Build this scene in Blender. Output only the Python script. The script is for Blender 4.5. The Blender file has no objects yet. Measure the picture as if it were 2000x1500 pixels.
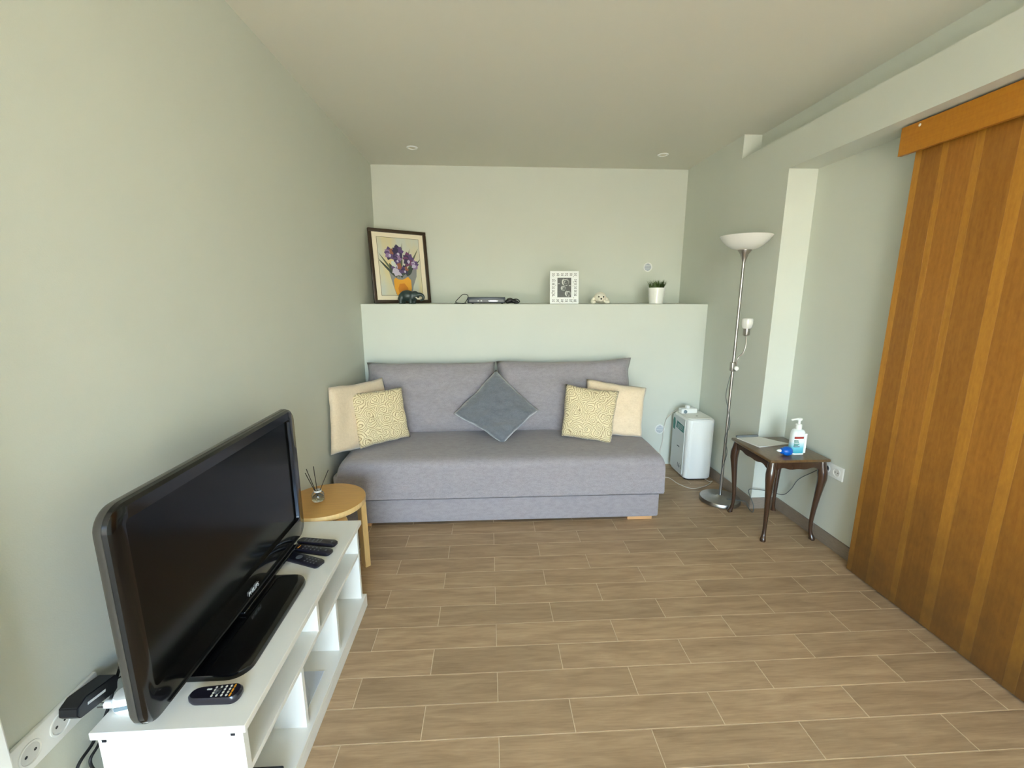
import bpy, bmesh, math, random
from mathutils import Vector, Matrix, noise as mnoise

random.seed(7)
sc = bpy.context.scene
COL = sc.collection

# ------------------------------------------------------------------ camera
F_PX = 855.665
PITCH, YAW, ROLL = -0.19696, 0.054505, 0.001114
CAM = Vector((0.0, 0.0, 1.4094))
_fw = Vector((math.sin(YAW) * math.cos(PITCH), math.cos(YAW) * math.cos(PITCH), math.sin(PITCH)))
_r = Vector((math.cos(YAW), -math.sin(YAW), 0))
_u = _r.cross(_fw)
CR = math.cos(ROLL) * _r + math.sin(ROLL) * _u
CU = -math.sin(ROLL) * _r + math.cos(ROLL) * _u
CF = _fw
cd = bpy.data.cameras.new('camera')
cd.sensor_width = 36
cd.lens = F_PX / 2000 * 36
cd.clip_start = 0.02
cam = bpy.data.objects.new('camera', cd)
COL.objects.link(cam)
m = Matrix((CR, CU, -CF)).transposed().to_4x4()
m.translation = CAM
cam.matrix_world = m
sc.camera = cam

# ------------------------------------------------------------------ light
sc.view_settings.view_transform = 'Standard'
sc.view_settings.look = 'None'
sc.view_settings.gamma = 1
sc.view_settings.use_curve_mapping = False
sc.view_settings.exposure = 3.85
w = bpy.data.worlds.new('sky')
sc.world = w
w.use_nodes = True
nt = w.node_tree
bg = nt.nodes['Background']
sky = nt.nodes.new('ShaderNodeTexSky')
sky.sky_type = 'NISHITA'
sky.sun_disc = False
sky.sun_elevation = math.radians(52)
sky.sun_rotation = math.radians(85)
sky.altitude = 50
sky.air_density = 1.0
sky.dust_density = 1.0
sky.ozone_density = 1.0
nt.links.new(sky.outputs[0], bg.inputs[0])
bg.inputs[1].default_value = 0.36
sd = bpy.data.lights.new('sun', 'SUN')
sd.energy = 5.0
sd.angle = math.radians(0.6)
sd.color = (1.0, 0.95, 0.88)
sun = bpy.data.objects.new('sun', sd)
COL.objects.link(sun)
# high sun, a little behind the house: it falls on the terrace outside, not into the room
sun.rotation_euler = Vector((0.70, 0.06, 0.9)).to_track_quat('Z', 'Y').to_euler()
pd = bpy.data.lights.new('doorway_portal', 'AREA'); pd.shape = 'RECTANGLE'; pd.size = 1.88; pd.size_y = 2.28; pd.cycles.is_portal = True
po = bpy.data.objects.new('doorway_portal', pd); COL.objects.link(po); po.location = (.14, -3.26, 1.16); po.rotation_euler = (math.radians(90), 0, 0)
sc.cycles.use_denoising = True
sc.cycles.max_bounces = 10
sc.cycles.diffuse_bounces = 6
sc.cycles.sample_clamp_indirect = 6

# ------------------------------------------------------------------ pixel helpers (2000x1500 frame)
def ray(x, y):
    return CR * ((x - 1000) / F_PX) + CU * ((750 - y) / F_PX) + CF
def onz(x, y, z):
    v = ray(x, y); return CAM + v * ((z - CAM.z) / v.z)
def ony(x, y, Y):
    v = ray(x, y); return CAM + v * ((Y - CAM.y) / v.y)
def onx(x, y, X):
    v = ray(x, y); return CAM + v * ((X - CAM.x) / v.x)

# ------------------------------------------------------------------ materials
def srgb(r, g, b):
    f = lambda c: (c / 255 / 12.92) if c / 255 <= .04045 else ((c / 255 + .055) / 1.055) ** 2.4
    return (f(r), f(g), f(b), 1)

def mat(name, col, rough=.5, metal=0, spec=.5, noise=0, nscale=20, bump=0, bscale=200, trans=0, stretch=None, coat=0, sheen=0, col2=None, ior=None):
    mt = bpy.data.materials.new(name)
    mt.use_nodes = True
    t = mt.node_tree
    b = t.nodes['Principled BSDF']
    b.inputs['Base Color'].default_value = col
    b.inputs['Roughness'].default_value = rough
    b.inputs['Metallic'].default_value = metal
    b.inputs['Specular IOR Level'].default_value = spec
    b.inputs['Transmission Weight'].default_value = trans
    b.inputs['Coat Weight'].default_value = coat
    b.inputs['Coat Roughness'].default_value = .08
    b.inputs['Sheen Weight'].default_value = sheen
    if ior: b.inputs['IOR'].default_value = ior
    tc = t.nodes.new('ShaderNodeTexCoord')
    src = tc.outputs['Object']
    if stretch:
        mp = t.nodes.new('ShaderNodeMapping'); mp.inputs['Scale'].default_value = stretch
        t.links.new(src, mp.inputs[0]); src = mp.outputs[0]
    if noise or col2:
        n = t.nodes.new('ShaderNodeTexNoise'); n.inputs['Scale'].default_value = nscale; n.inputs['Detail'].default_value = 5
        t.links.new(src, n.inputs['Vector'])
        cr = t.nodes.new('ShaderNodeValToRGB')
        c2 = col2 or tuple(c * (1 - noise) for c in col[:3]) + (1,)
        c1 = col if col2 else tuple(min(1, c * (1 + noise)) for c in col[:3]) + (1,)
        cr.color_ramp.elements[0].position = .3; cr.color_ramp.elements[0].color = c2
        cr.color_ramp.elements[1].position = .7; cr.color_ramp.elements[1].color = c1
        t.links.new(n.outputs[0], cr.inputs[0]); t.links.new(cr.outputs[0], b.inputs['Base Color'])
    if bump:
        n = t.nodes.new('ShaderNodeTexNoise'); n.inputs['Scale'].default_value = bscale; n.inputs['Detail'].default_value = 3
        t.links.new(src, n.inputs['Vector'])
        bp = t.nodes.new('ShaderNodeBump'); bp.inputs['Strength'].default_value = bump; bp.inputs['Distance'].default_value = .002
        t.links.new(n.outputs[0], bp.inputs['Height']); t.links.new(bp.outputs[0], b.inputs['Normal'])
    return mt

M = {}
WALLC = srgb(211, 215, 205)
M['wall'] = mat('wall_paint', WALLC, .75, spec=.25, noise=.012, nscale=3, bump=.12, bscale=260)
M['ceil'] = mat('ceiling_paint', srgb(222, 221, 209), .8, spec=.2, bump=.08, bscale=260)
M['grout'] = mat('grout', srgb(214, 194, 162), .85, noise=.06, nscale=40)
M['pvc'] = mat('white_pvc', srgb(236, 238, 234), .35)
M['terrace'] = mat('terrace_stone', srgb(214, 198, 172), .8, noise=.08, nscale=4)
M['white_lam'] = mat('white_laminate', srgb(236, 236, 230), .42, noise=.01, nscale=8)
M['white_edge'] = mat('white_edge_band', srgb(238, 238, 232), .4)
M['steel'] = mat('brushed_steel', srgb(172, 168, 162), .32, metal=1, noise=.05, nscale=30, stretch=(1, 1, 60))
M['chrome'] = mat('chrome', srgb(210, 210, 208), .12, metal=1)
M['darkmetal'] = mat('dark_screw', srgb(70, 70, 78), .4, metal=.8)
M['opal'] = mat('opal_glass', srgb(244, 243, 238), .28, trans=.15, coat=.4)
M['black_gloss'] = mat('black_gloss_plastic', srgb(8, 8, 9), .14, coat=.35, spec=.4)
M['black_shell'] = mat('black_matte_shell', srgb(28, 28, 27), .45)
M['bezel_side'] = mat('grey_gloss_rim', srgb(60, 57, 52), .34, coat=.15)
M['screen'] = mat('screen_glass', srgb(5, 6, 7), .16, spec=.3)
M['black_plastic'] = mat('black_plastic', srgb(22, 22, 26), .35)
M['remote'] = mat('remote_plastic', srgb(24, 22, 34), .28, coat=.3)
M['btn_grey'] = mat('grey_button', srgb(92, 96, 104), .5)
M['btn_white'] = mat('white_button', srgb(212, 212, 206), .5)
M['btn_orange'] = mat('orange_button', srgb(226, 152, 40), .5)
M['print_white'] = mat('white_print', srgb(216, 220, 222), .5)
M['print_grey'] = mat('grey_print', srgb(70, 84, 92), .5)
M['cable_black'] = mat('black_cable', srgb(20, 20, 22), .5)
M['cable_white'] = mat('pale_cable', srgb(212, 206, 194), .5)
M['cable_grey'] = mat('grey_cable', srgb(86, 92, 92), .5)
M['white_plastic'] = mat('white_plastic', srgb(238, 240, 238), .3)
M['socket_shade'] = mat('socket_well', srgb(214, 216, 214), .45)
M['hole'] = mat('dark_hole', srgb(28, 28, 28), .7)
M['bluegrey'] = mat('blue_grey_rocker', srgb(120, 140, 148), .4)
M['foot_wood'] = mat('pale_foot_wood', srgb(206, 158, 108), .5, noise=.1, nscale=10, stretch=(1, 12, 12))
M['stool_top'] = mat('birch_veneer_top', srgb(204, 156, 86), .38, noise=.06, nscale=7, stretch=(2, 18, 2))
M['stool_wood'] = mat('birch_wood', srgb(226, 190, 128), .42, noise=.06, nscale=9, stretch=(12, 12, 2))
M['table_wood'] = mat('dark_varnished_wood', srgb(104, 78, 46), .30, noise=.22, nscale=9, stretch=(10, 3, 2), coat=.5)
M['table_leg'] = mat('dark_varnished_leg', srgb(66, 44, 30), .26, noise=.15, nscale=9, stretch=(8, 8, 1.5), coat=.6)
M['paper'] = mat('paper_sheet', srgb(226, 226, 222), .7)
M['blue'] = mat('blue_rubber', srgb(8, 96, 196), .32)
M['pump'] = mat('pump_white', srgb(242, 244, 240), .3)
M['red'] = mat('red_print', srgb(176, 66, 58), .5)
M['green'] = mat('green_print', srgb(20, 122, 104), .5)
M['teal'] = mat('teal_sticker', srgb(36, 122, 112), .45)
M['elephant'] = mat('dark_green_stone', srgb(46, 62, 60), .4, noise=.25, nscale=30)
M['puppy'] = mat('cream_resin', srgb(238, 232, 214), .5, bump=.5, bscale=140)
M['soil'] = mat('potting_soil', srgb(58, 46, 36), .9, noise=.3, nscale=80)
M['grass'] = mat('artificial_grass', srgb(96, 116, 52), .55, col2=srgb(58, 78, 34), nscale=60)
M['pot'] = mat('white_glazed_pot', srgb(240, 240, 234), .22)
M['frame_dark'] = mat('dark_brown_frame', srgb(58, 44, 30), .35, noise=.2, nscale=14, stretch=(3, 3, 20))
M['mat_board'] = mat('cream_mat_board', srgb(240, 230, 206), .8)
M['line_dark'] = mat('thin_dark_line', srgb(104, 96, 66), .7)
M['glass'] = mat('clear_glass', (1, 1, 1, 1), .02, trans=1, ior=1.45)
M['oil'] = mat('diffuser_oil', srgb(232, 220, 190), .02, trans=.95, ior=1.36)
M['reed'] = mat('dark_reed', srgb(44, 36, 32), .7)
M['stb'] = mat('dark_blue_grey_box', srgb(44, 52, 64), .35)
M['silver'] = mat('silver_print', srgb(206, 212, 216), .3, metal=.4)
M['fretdark'] = mat('fret_opening', srgb(66, 70, 66), .7)
M['ventdark'] = mat('vent_gap', srgb(112, 132, 168), .7)
M['eye'] = mat('black_eye', srgb(20, 18, 18), .2)
M['foil'] = mat('lamp_diffuser', srgb(236, 232, 214), .4)

def fabric(name, c1, c2, fine=420, sheen=.25, bump=.35, soft=0):
    mt = bpy.data.materials.new(name); mt.use_nodes = True
    t = mt.node_tree; b = t.nodes['Principled BSDF']
    b.inputs['Roughness'].default_value = .92; b.inputs['Specular IOR Level'].default_value = .15
    b.inputs['Sheen Weight'].default_value = sheen
    tc = t.nodes.new('ShaderNodeTexCoord')
    n1 = t.nodes.new('ShaderNodeTexNoise'); n1.inputs['Scale'].default_value = fine; n1.inputs['Detail'].default_value = 2
    mp = t.nodes.new('ShaderNodeMapping'); mp.inputs['Scale'].default_value = (.45, 1, 1)
    t.links.new(tc.outputs['Object'], mp.inputs[0]); t.links.new(mp.outputs[0], n1.inputs['Vector'])
    n2 = t.nodes.new('ShaderNodeTexNoise'); n2.inputs['Scale'].default_value = 60; n2.inputs['Detail'].default_value = 4
    t.links.new(mp.outputs[0], n2.inputs['Vector'])
    ad = t.nodes.new('ShaderNodeMath'); ad.operation = 'MULTIPLY_ADD'; ad.inputs[1].default_value = .6; ad.inputs[2].default_value = .2
    t.links.new(n1.outputs[0], ad.inputs[0])
    ad2 = t.nodes.new('ShaderNodeMath'); ad2.operation = 'MULTIPLY_ADD'; ad2.inputs[1].default_value = .4; t.links.new(n2.outputs[0], ad2.inputs[0]); t.links.new(ad.outputs[0], ad2.inputs[2])
    cr = t.nodes.new('ShaderNodeValToRGB')
    cr.color_ramp.elements[0].position = .45; cr.color_ramp.elements[0].color = c2
    cr.color_ramp.elements[1].position = .8; cr.color_ramp.elements[1].color = c1
    t.links.new(ad2.outputs[0], cr.inputs[0]); t.links.new(cr.outputs[0], b.inputs['Base Color'])
    bp = t.nodes.new('ShaderNodeBump'); bp.inputs['Strength'].default_value = bump; bp.inputs['Distance'].default_value = .0015
    t.links.new(ad2.outputs[0], bp.inputs['Height'])
    if soft:
        n3 = t.nodes.new('ShaderNodeTexNoise'); n3.inputs['Scale'].default_value = 13; n3.inputs['Detail'].default_value = 2
        mp3 = t.nodes.new('ShaderNodeMapping'); mp3.inputs['Scale'].default_value = (.6, 1, 1.7); mp3.inputs['Rotation'].default_value = (0, .5, 0)
        t.links.new(tc.outputs['Object'], mp3.inputs[0]); t.links.new(mp3.outputs[0], n3.inputs['Vector'])
        b2 = t.nodes.new('ShaderNodeBump'); b2.inputs['Strength'].default_value = soft; b2.inputs['Distance'].default_value = .02
        t.links.new(n3.outputs[0], b2.inputs['Height']); t.links.new(bp.outputs[0], b2.inputs['Normal']); t.links.new(b2.outputs[0], b.inputs['Normal'])
    else:
        t.links.new(bp.outputs[0], b.inputs['Normal'])
    return mt
M['sofa'] = fabric('grey_woven_upholstery', srgb(162, 156, 160), srgb(134, 128, 132))
M['velvet'] = fabric('slate_velvet', srgb(116, 120, 126), srgb(96, 100, 107), fine=260, sheen=.7, soft=.7)
M['beige'] = fabric('beige_fleece', srgb(240, 220, 190), srgb(226, 204, 172), fine=180, sheen=.5, soft=.12)

def swirl_mat():
    mt = bpy.data.materials.new('gold_rose_brocade'); mt.use_nodes = True
    t = mt.node_tree; b = t.nodes['Principled BSDF']; L = t.links.new
    b.inputs['Roughness'].default_value = .55; b.inputs['Sheen Weight'].default_value = .3
    uv = t.nodes.new('ShaderNodeTexCoord')
    nz = t.nodes.new('ShaderNodeTexNoise'); nz.inputs['Scale'].default_value = 7; nz.inputs['Detail'].default_value = 1
    L(uv.outputs['UV'], nz.inputs['Vector'])
    mx = t.nodes.new('ShaderNodeVectorMath'); mx.operation = 'MULTIPLY_ADD'
    mx.inputs[1].default_value = (.11, .11, 0); L(nz.outputs['Color'], mx.inputs[0]); L(uv.outputs['UV'], mx.inputs[2])
    vo = t.nodes.new('ShaderNodeTexVoronoi'); vo.voronoi_dimensions = '2D'; vo.inputs['Scale'].default_value = 4.8
    L(mx.outputs[0], vo.inputs['Vector'])
    # spiral rings inside every cell: sin(distance * k + angle)
    sub = t.nodes.new('ShaderNodeVectorMath'); sub.operation = 'SUBTRACT'; L(mx.outputs[0], sub.inputs[0]); L(vo.outputs['Position'], sub.inputs[1])
    sx = t.nodes.new('ShaderNodeSeparateXYZ'); L(sub.outputs[0], sx.inputs[0])
    at = t.nodes.new('ShaderNodeMath'); at.operation = 'ARCTAN2'; L(sx.outputs[1], at.inputs[0]); L(sx.outputs[0], at.inputs[1])
    ma = t.nodes.new('ShaderNodeMath'); ma.operation = 'MULTIPLY_ADD'; ma.inputs[1].default_value = 36; L(vo.outputs['Distance'], ma.inputs[0]); L(at.outputs[0], ma.inputs[2])
    sn = t.nodes.new('ShaderNodeMath'); sn.operation = 'SINE'; L(ma.outputs[0], sn.inputs[0])
    cr = t.nodes.new('ShaderNodeValToRGB')
    cr.color_ramp.elements[0].position = .04; cr.color_ramp.elements[0].color = srgb(160, 136, 96)
    cr.color_ramp.elements[1].position = .30; cr.color_ramp.elements[1].color = srgb(232, 216, 174)
    mr = t.nodes.new('ShaderNodeMapRange'); mr.inputs[1].default_value = -1; mr.inputs[2].default_value = 1
    L(sn.outputs[0], mr.inputs[0]); L(mr.outputs[0], cr.inputs[0]); L(cr.outputs[0], b.inputs['Base Color'])
    bp = t.nodes.new('ShaderNodeBump'); bp.inputs['Strength'].default_value = .5; bp.inputs['Distance'].default_value = .003
    L(mr.outputs[0], bp.inputs['Height']); L(bp.outputs[0], b.inputs['Normal'])
    return mt
M['gold'] = swirl_mat()

def tile_mat():
    mt = bpy.data.materials.new('wood_look_tile'); mt.use_nodes = True
    t = mt.node_tree; b = t.nodes['Principled BSDF']; L = t.links.new
    b.inputs['Roughness'].default_value = .48; b.inputs['Specular IOR Level'].default_value = .35
    tc = t.nodes.new('ShaderNodeTexCoord'); oi = t.nodes.new('ShaderNodeObjectInfo')
    ad = t.nodes.new('ShaderNodeVectorMath'); ad.operation = 'MULTIPLY_ADD'
    ad.inputs[1].default_value = (37, 19, 0); cb = t.nodes.new('ShaderNodeCombineXYZ')
    for k in range(3): L(oi.outputs['Random'], cb.inputs[k])
    L(cb.outputs[0], ad.inputs[0]); L(tc.outputs['Object'], ad.inputs[2])
    mp = t.nodes.new('ShaderNodeMapping'); mp.inputs['Scale'].default_value = (2.2, 17, 1); L(ad.outputs[0], mp.inputs[0])
    n1 = t.nodes.new('ShaderNodeTexNoise'); n1.inputs['Scale'].default_value = 1.6; n1.inputs['Detail'].default_value = 7; n1.inputs['Distortion'].default_value = .6; n1.inputs['Roughness'].default_value = .6
    L(mp.outputs[0], n1.inputs['Vector'])
    mp2 = t.nodes.new('ShaderNodeMapping'); mp2.inputs['Scale'].default_value = (6, 90, 1); L(ad.outputs[0], mp2.inputs[0])
    n2 = t.nodes.new('ShaderNodeTexNoise'); n2.inputs['Scale'].default_value = 2; n2.inputs['Detail'].default_value = 3; L(mp2.outputs[0], n2.inputs['Vector'])
    mx = t.nodes.new('ShaderNodeMath'); mx.operation = 'MULTIPLY_ADD'; mx.inputs[1].default_value = .3; L(n2.outputs[0], mx.inputs[0])
    m7 = t.nodes.new('ShaderNodeMath'); m7.operation = 'MULTIPLY'; m7.inputs[1].default_value = .7; L(n1.outputs[0], m7.inputs[0]); L(m7.outputs[0], mx.inputs[2])
    cr = t.nodes.new('ShaderNodeValToRGB'); e = cr.color_ramp.elements
    e[0].position = .3; e[0].color = srgb(148, 122, 93)
    e[1].position = .68; e[1].color = srgb(192, 165, 131)
    k = e.new(.5); k.color = srgb(174, 147, 115)
    L(mx.outputs[0], cr.inputs[0])
    hs = t.nodes.new('ShaderNodeHueSaturation'); mr = t.nodes.new('ShaderNodeMapRange'); mr.inputs[3].default_value = .9; mr.inputs[4].default_value = 1.08
    L(oi.outputs['Random'], mr.inputs[0]); L(mr.outputs[0], hs.inputs['Value']); L(cr.outputs[0], hs.inputs['Color']); L(hs.outputs[0], b.inputs['Base Color'])
    bp = t.nodes.new('ShaderNodeBump'); bp.inputs['Strength'].default_value = .15; bp.inputs['Distance'].default_value = .002; L(n2.outputs[0], bp.inputs['Height']); L(bp.outputs[0], b.inputs['Normal'])
    return mt
M['tile'] = tile_mat()
M['skirting'] = mat('skirting_tile', srgb(140, 126, 112), .5, noise=.14, nscale=8, stretch=(4, 4, 30))

def veneer(name, c1, c2, dirt=True, grain=(1, 30, 1.3)):
    mt = bpy.data.materials.new(name); mt.use_nodes = True
    t = mt.node_tree; b = t.nodes['Principled BSDF']; L = t.links.new
    b.inputs['Roughness'].default_value = .42; b.inputs['Specular IOR Level'].default_value = .35
    geo = t.nodes.new('ShaderNodeNewGeometry'); oi = t.nodes.new('ShaderNodeObjectInfo')
    mp = t.nodes.new('ShaderNodeMapping'); mp.inputs['Scale'].default_value = grain; L(geo.outputs['Position'], mp.inputs[0])
    n1 = t.nodes.new('ShaderNodeTexNoise'); n1.inputs['Scale'].default_value = 2.2; n1.inputs['Detail'].default_value = 8; n1.inputs['Distortion'].default_value = .4; n1.inputs['Roughness'].default_value = .6
    L(mp.outputs[0], n1.inputs['Vector'])
    n2 = t.nodes.new('ShaderNodeTexNoise'); n2.inputs['Scale'].default_value = 60; n2.inputs['Detail'].default_value = 4
    mp2 = t.nodes.new('ShaderNodeMapping'); mp2.inputs['Scale'].default_value = (1, 1.6, .6); L(geo.outputs['Position'], mp2.inputs[0]); L(mp2.outputs[0], n2.inputs['Vector'])
    av = t.nodes.new('ShaderNodeMath'); av.operation = 'MULTIPLY_ADD'; av.inputs[1].default_value = .45; L(n2.outputs[0], av.inputs[0])
    a6 = t.nodes.new('ShaderNodeMath'); a6.operation = 'MULTIPLY'; a6.inputs[1].default_value = .55; L(n1.outputs[0], a6.inputs[0]); L(a6.outputs[0], av.inputs[2])
    cr = t.nodes.new('ShaderNodeValToRGB'); e = cr.color_ramp.elements
    e[0].position = .34; e[0].color = c2; e[1].position = .66; e[1].color = c1
    L(av.outputs[0], cr.inputs[0])
    out = cr.outputs[0]
    if dirt:   # scuffed, water-stained foot of the door
        sp = t.nodes.new('ShaderNodeSeparateXYZ'); L(geo.outputs['Position'], sp.inputs[0])
        n3 = t.nodes.new('ShaderNodeTexNoise'); n3.inputs['Scale'].default_value = 9; n3.inputs['Detail'].default_value = 6; L(geo.outputs['Position'], n3.inputs['Vector'])
        h = t.nodes.new('ShaderNodeMath'); h.operation = 'MULTIPLY_ADD'; h.inputs[1].default_value = -.55; L(n3.outputs[0], h.inputs[0]); L(sp.outputs[2], h.inputs[2])
        mr = t.nodes.new('ShaderNodeMapRange'); mr.inputs[1].default_value = .50; mr.inputs[2].default_value = -.30; mr.inputs[3].default_value = 0; mr.inputs[4].default_value = .75; L(h.outputs[0], mr.inputs[0])
        mx = t.nodes.new('ShaderNodeMix'); mx.data_type = 'RGBA'; L(mr.outputs[0], mx.inputs[0]); L(out, mx.inputs[6]); mx.inputs[7].default_value = srgb(74, 56, 38)
        out = mx.outputs[2]
    hs = t.nodes.new('ShaderNodeHueSaturation'); mr2 = t.nodes.new('ShaderNodeMapRange'); mr2.inputs[3].default_value = .92; mr2.inputs[4].default_value = 1.08
    L(oi.outputs['Random'], mr2.inputs[0]); L(mr2.outputs[0], hs.inputs['Value']); L(out, hs.inputs['Color']); L(hs.outputs[0], b.inputs['Base Color'])
    return mt
M['ven_dark'] = veneer('door_veneer_brown', srgb(171, 115, 43), srgb(148, 96, 35))
M['ven_light'] = veneer('door_veneer_honey', srgb(188, 132, 48), srgb(168, 113, 40))
M['pelmet'] = veneer('pelmet_honey_wood', srgb(190, 128, 36), srgb(176, 113, 32), dirt=False, grain=(1, 1.3, 30))

# ------------------------------------------------------------------ mesh helpers
def link(name, me, mt=None, parent=None):
    o = bpy.data.objects.new(name, me)
    COL.objects.link(o)
    if mt is not None and not me.materials:
        for x in (mt if isinstance(mt, (list, tuple)) else [mt]): me.materials.append(x)
    if parent: o.parent = parent
    return o
def obj(name, bm, mt, parent=None, smooth=False):
    me = bpy.data.meshes.new(name)
    bmesh.ops.recalc_face_normals(bm, faces=bm.faces)
    bm.to_mesh(me); bm.free()
    if smooth:
        for p in me.polygons: p.use_smooth = True
        if smooth != 'all':
            me.set_sharp_from_angle(angle=math.radians(40))
    o = link(name, me, mt)
    if parent is not None:
        o.parent = parent
        o.matrix_parent_inverse = Matrix.Translation(parent.location).inverted() if parent.type == 'EMPTY' else Matrix()
    return o
def tag(o, label, cat, group=None, kind=None):
    if label: o['label'] = label
    if cat: o['category'] = cat
    if group: o['group'] = group
    if kind: o['kind'] = kind
    return o
def thing(name, loc, label, cat, group=None):
    e = bpy.data.objects.new(name, None); COL.objects.link(e); e.location = loc; e.empty_display_size = .05
    return tag(e, label, cat, group)
def struct(name, bm, mt, label=None, smooth=False, parent=None):
    o = obj(name, bm, mt, parent, smooth); o['kind'] = 'structure'
    if label: o['label'] = label
    return o
def box(bm, x0, x1, y0, y1, z0, z1, bev=0, seg=2, mi=0, M4=None):
    b = bmesh.new()
    bmesh.ops.create_cube(b, size=1)
    for v in b.verts: v.co = Vector(((x0 + x1) / 2 + v.co.x * (x1 - x0), (y0 + y1) / 2 + v.co.y * (y1 - y0), (z0 + z1) / 2 + v.co.z * (z1 - z0)))
    if bev: bmesh.ops.bevel(b, geom=b.edges[:], offset=bev, segments=seg, profile=.5, affect='EDGES')
    join(bm, b, M4, mi); return bm
def join(bm, b, M4=None, mi=0):
    vs = [bm.verts.new((M4 @ v.co) if M4 else v.co) for v in b.verts]
    b.verts.index_update()
    for f in b.faces:
        nf = bm.faces.new([vs[v.index] for v in f.verts]); nf.material_index = mi or f.material_index; nf.smooth = f.smooth
    b.free()
def B(): return bmesh.new()
def cr_spline(pts, n=8):
    pts = [Vector(p) for p in pts]; out = []
    for i in range(len(pts) - 1):
        p0 = pts[max(i - 1, 0)]; p1 = pts[i]; p2 = pts[i + 1]; p3 = pts[min(i + 2, len(pts) - 1)]
        for k in range(n):
            t = k / n
            out.append(.5 * ((2 * p1) + (-p0 + p2) * t + (2 * p0 - 5 * p1 + 4 * p2 - p3) * t * t + (-p0 + 3 * p1 - 3 * p2 + p3) * t ** 3))
    out.append(pts[-1]); return out
def sweep(bm, path, rad, seg=10, mi=0, shape=None):
    """tube along path; rad is a number or list; shape = list of 2D unit offsets"""
    path = [Vector(p) for p in path]; n = len(path)
    rad = rad if isinstance(rad, (list, tuple)) else [rad] * n
    shape = shape or [(math.cos(2 * math.pi * k / seg), math.sin(2 * math.pi * k / seg)) for k in range(seg)]
    t0 = (path[1] - path[0]).normalized()
    ref = Vector((0, 0, 1)) if abs(t0.z) < .9 else Vector((1, 0, 0))
    nx = t0.cross(ref).normalized(); rings = []
    for i, p in enumerate(path):
        t = (path[min(i + 1, n - 1)] - path[max(i - 1, 0)]).normalized()
        nx = (nx - t * nx.dot(t)).normalized(); ny = t.cross(nx)
        rings.append([bm.verts.new(p + nx * (a * rad[i]) + ny * (b * rad[i])) for a, b in shape])
    for a, b in zip(rings, rings[1:]):
        for k in range(len(shape)):
            f = bm.faces.new((a[k], a[(k + 1) % len(shape)], b[(k + 1) % len(shape)], b[k])); f.smooth = True; f.material_index = mi
    for r in (rings[0][::-1], rings[-1]):
        f = bm.faces.new(r); f.material_index = mi
    return bm
def lathe(bm, prof, c=(0, 0, 0), seg=32, sx=1, sy=1, mi=0, rot=None, cap=True):
    """prof = [(r, z)...] about z at c"""
    c = Vector(c); rings = []
    for r, z in prof:
        ring = []
        for k in range(seg):
            a = 2 * math.pi * k / seg
            p = Vector((r * math.cos(a) * sx, r * math.sin(a) * sy, z))
            if rot: p = rot @ p
            ring.append(bm.verts.new(c + p))
        rings.append(ring)
    for a, b in zip(rings, rings[1:]):
        for k in range(seg):
            f = bm.faces.new((a[k], a[(k + 1) % seg], b[(k + 1) % seg], b[k])); f.smooth = True; f.material_index = mi
    if cap:
        bm.faces.new(rings[0][::-1]).material_index = mi; bm.faces.new(rings[-1]).material_index = mi
    return bm
def rrect(w, h, r, n=6):
    pts = []
    for cx, cy, a0 in ((w / 2 - r, h / 2 - r, 0), (-w / 2 + r, h / 2 - r, 90), (-w / 2 + r, -h / 2 + r, 180), (w / 2 - r, -h / 2 + r, 270)):
        for k in range(n + 1):
            a = math.radians(a0 + 90 * k / n); pts.append((cx + r * math.cos(a), cy + r * math.sin(a)))
    return pts
def loft(bm, rings, mi=0, cap=(True, True), smooth=True):
    R = [[bm.verts.new(p) for p in r] for r in rings]; n = len(R[0])
    for a, b in zip(R, R[1:]):
        for k in range(n):
            f = bm.faces.new((a[k], a[(k + 1) % n], b[(k + 1) % n], b[k])); f.material_index = mi; f.smooth = smooth
    if cap[0]: bm.faces.new(R[0][::-1]).material_index = mi
    if cap[1]: bm.faces.new(R[-1]).material_index = mi
    return bm
def prism(bm, pts, d, M4=None, mi=0):
    """polygon pts (2D) extruded 0..d along local z, then M4"""
    M4 = M4 or Matrix()
    a = [bm.verts.new(M4 @ Vector((x, y, 0))) for x, y in pts]; b = [bm.verts.new(M4 @ Vector((x, y, d))) for x, y in pts]
    n = len(pts)
    bm.faces.new(a[::-1]).material_index = mi; bm.faces.new(b).material_index = mi
    for k in range(n): bm.faces.new((a[k], a[(k + 1) % n], b[(k + 1) % n], b[k])).material_index = mi
    return bm
def frame_m(o, x, y, z):
    mm = Matrix((Vector(x).normalized(), Vector(y).normalized(), Vector(z).normalized())).transposed().to_4x4(); mm.translation = Vector(o); return mm
def text_bm(s, size, depth=.0004):
    cu = bpy.data.curves.new('t', 'FONT'); cu.body = s; cu.size = size; cu.extrude = depth; cu.align_x = 'CENTER'; cu.align_y = 'CENTER'; cu.resolution_u = 3
    o = bpy.data.objects.new('t', cu); COL.objects.link(o)
    dg = bpy.context.evaluated_depsgraph_get()
    me = bpy.data.meshes.new_from_object(o.evaluated_get(dg)); b = bmesh.new(); b.from_mesh(me)
    bpy.data.objects.remove(o); bpy.data.curves.remove(cu); bpy.data.meshes.remove(me)
    return b
def put_text(name, s, size, M4, mt, parent):
    b = B(); join(b, text_bm(s, size), M4); return obj(name, b, mt, parent)
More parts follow.
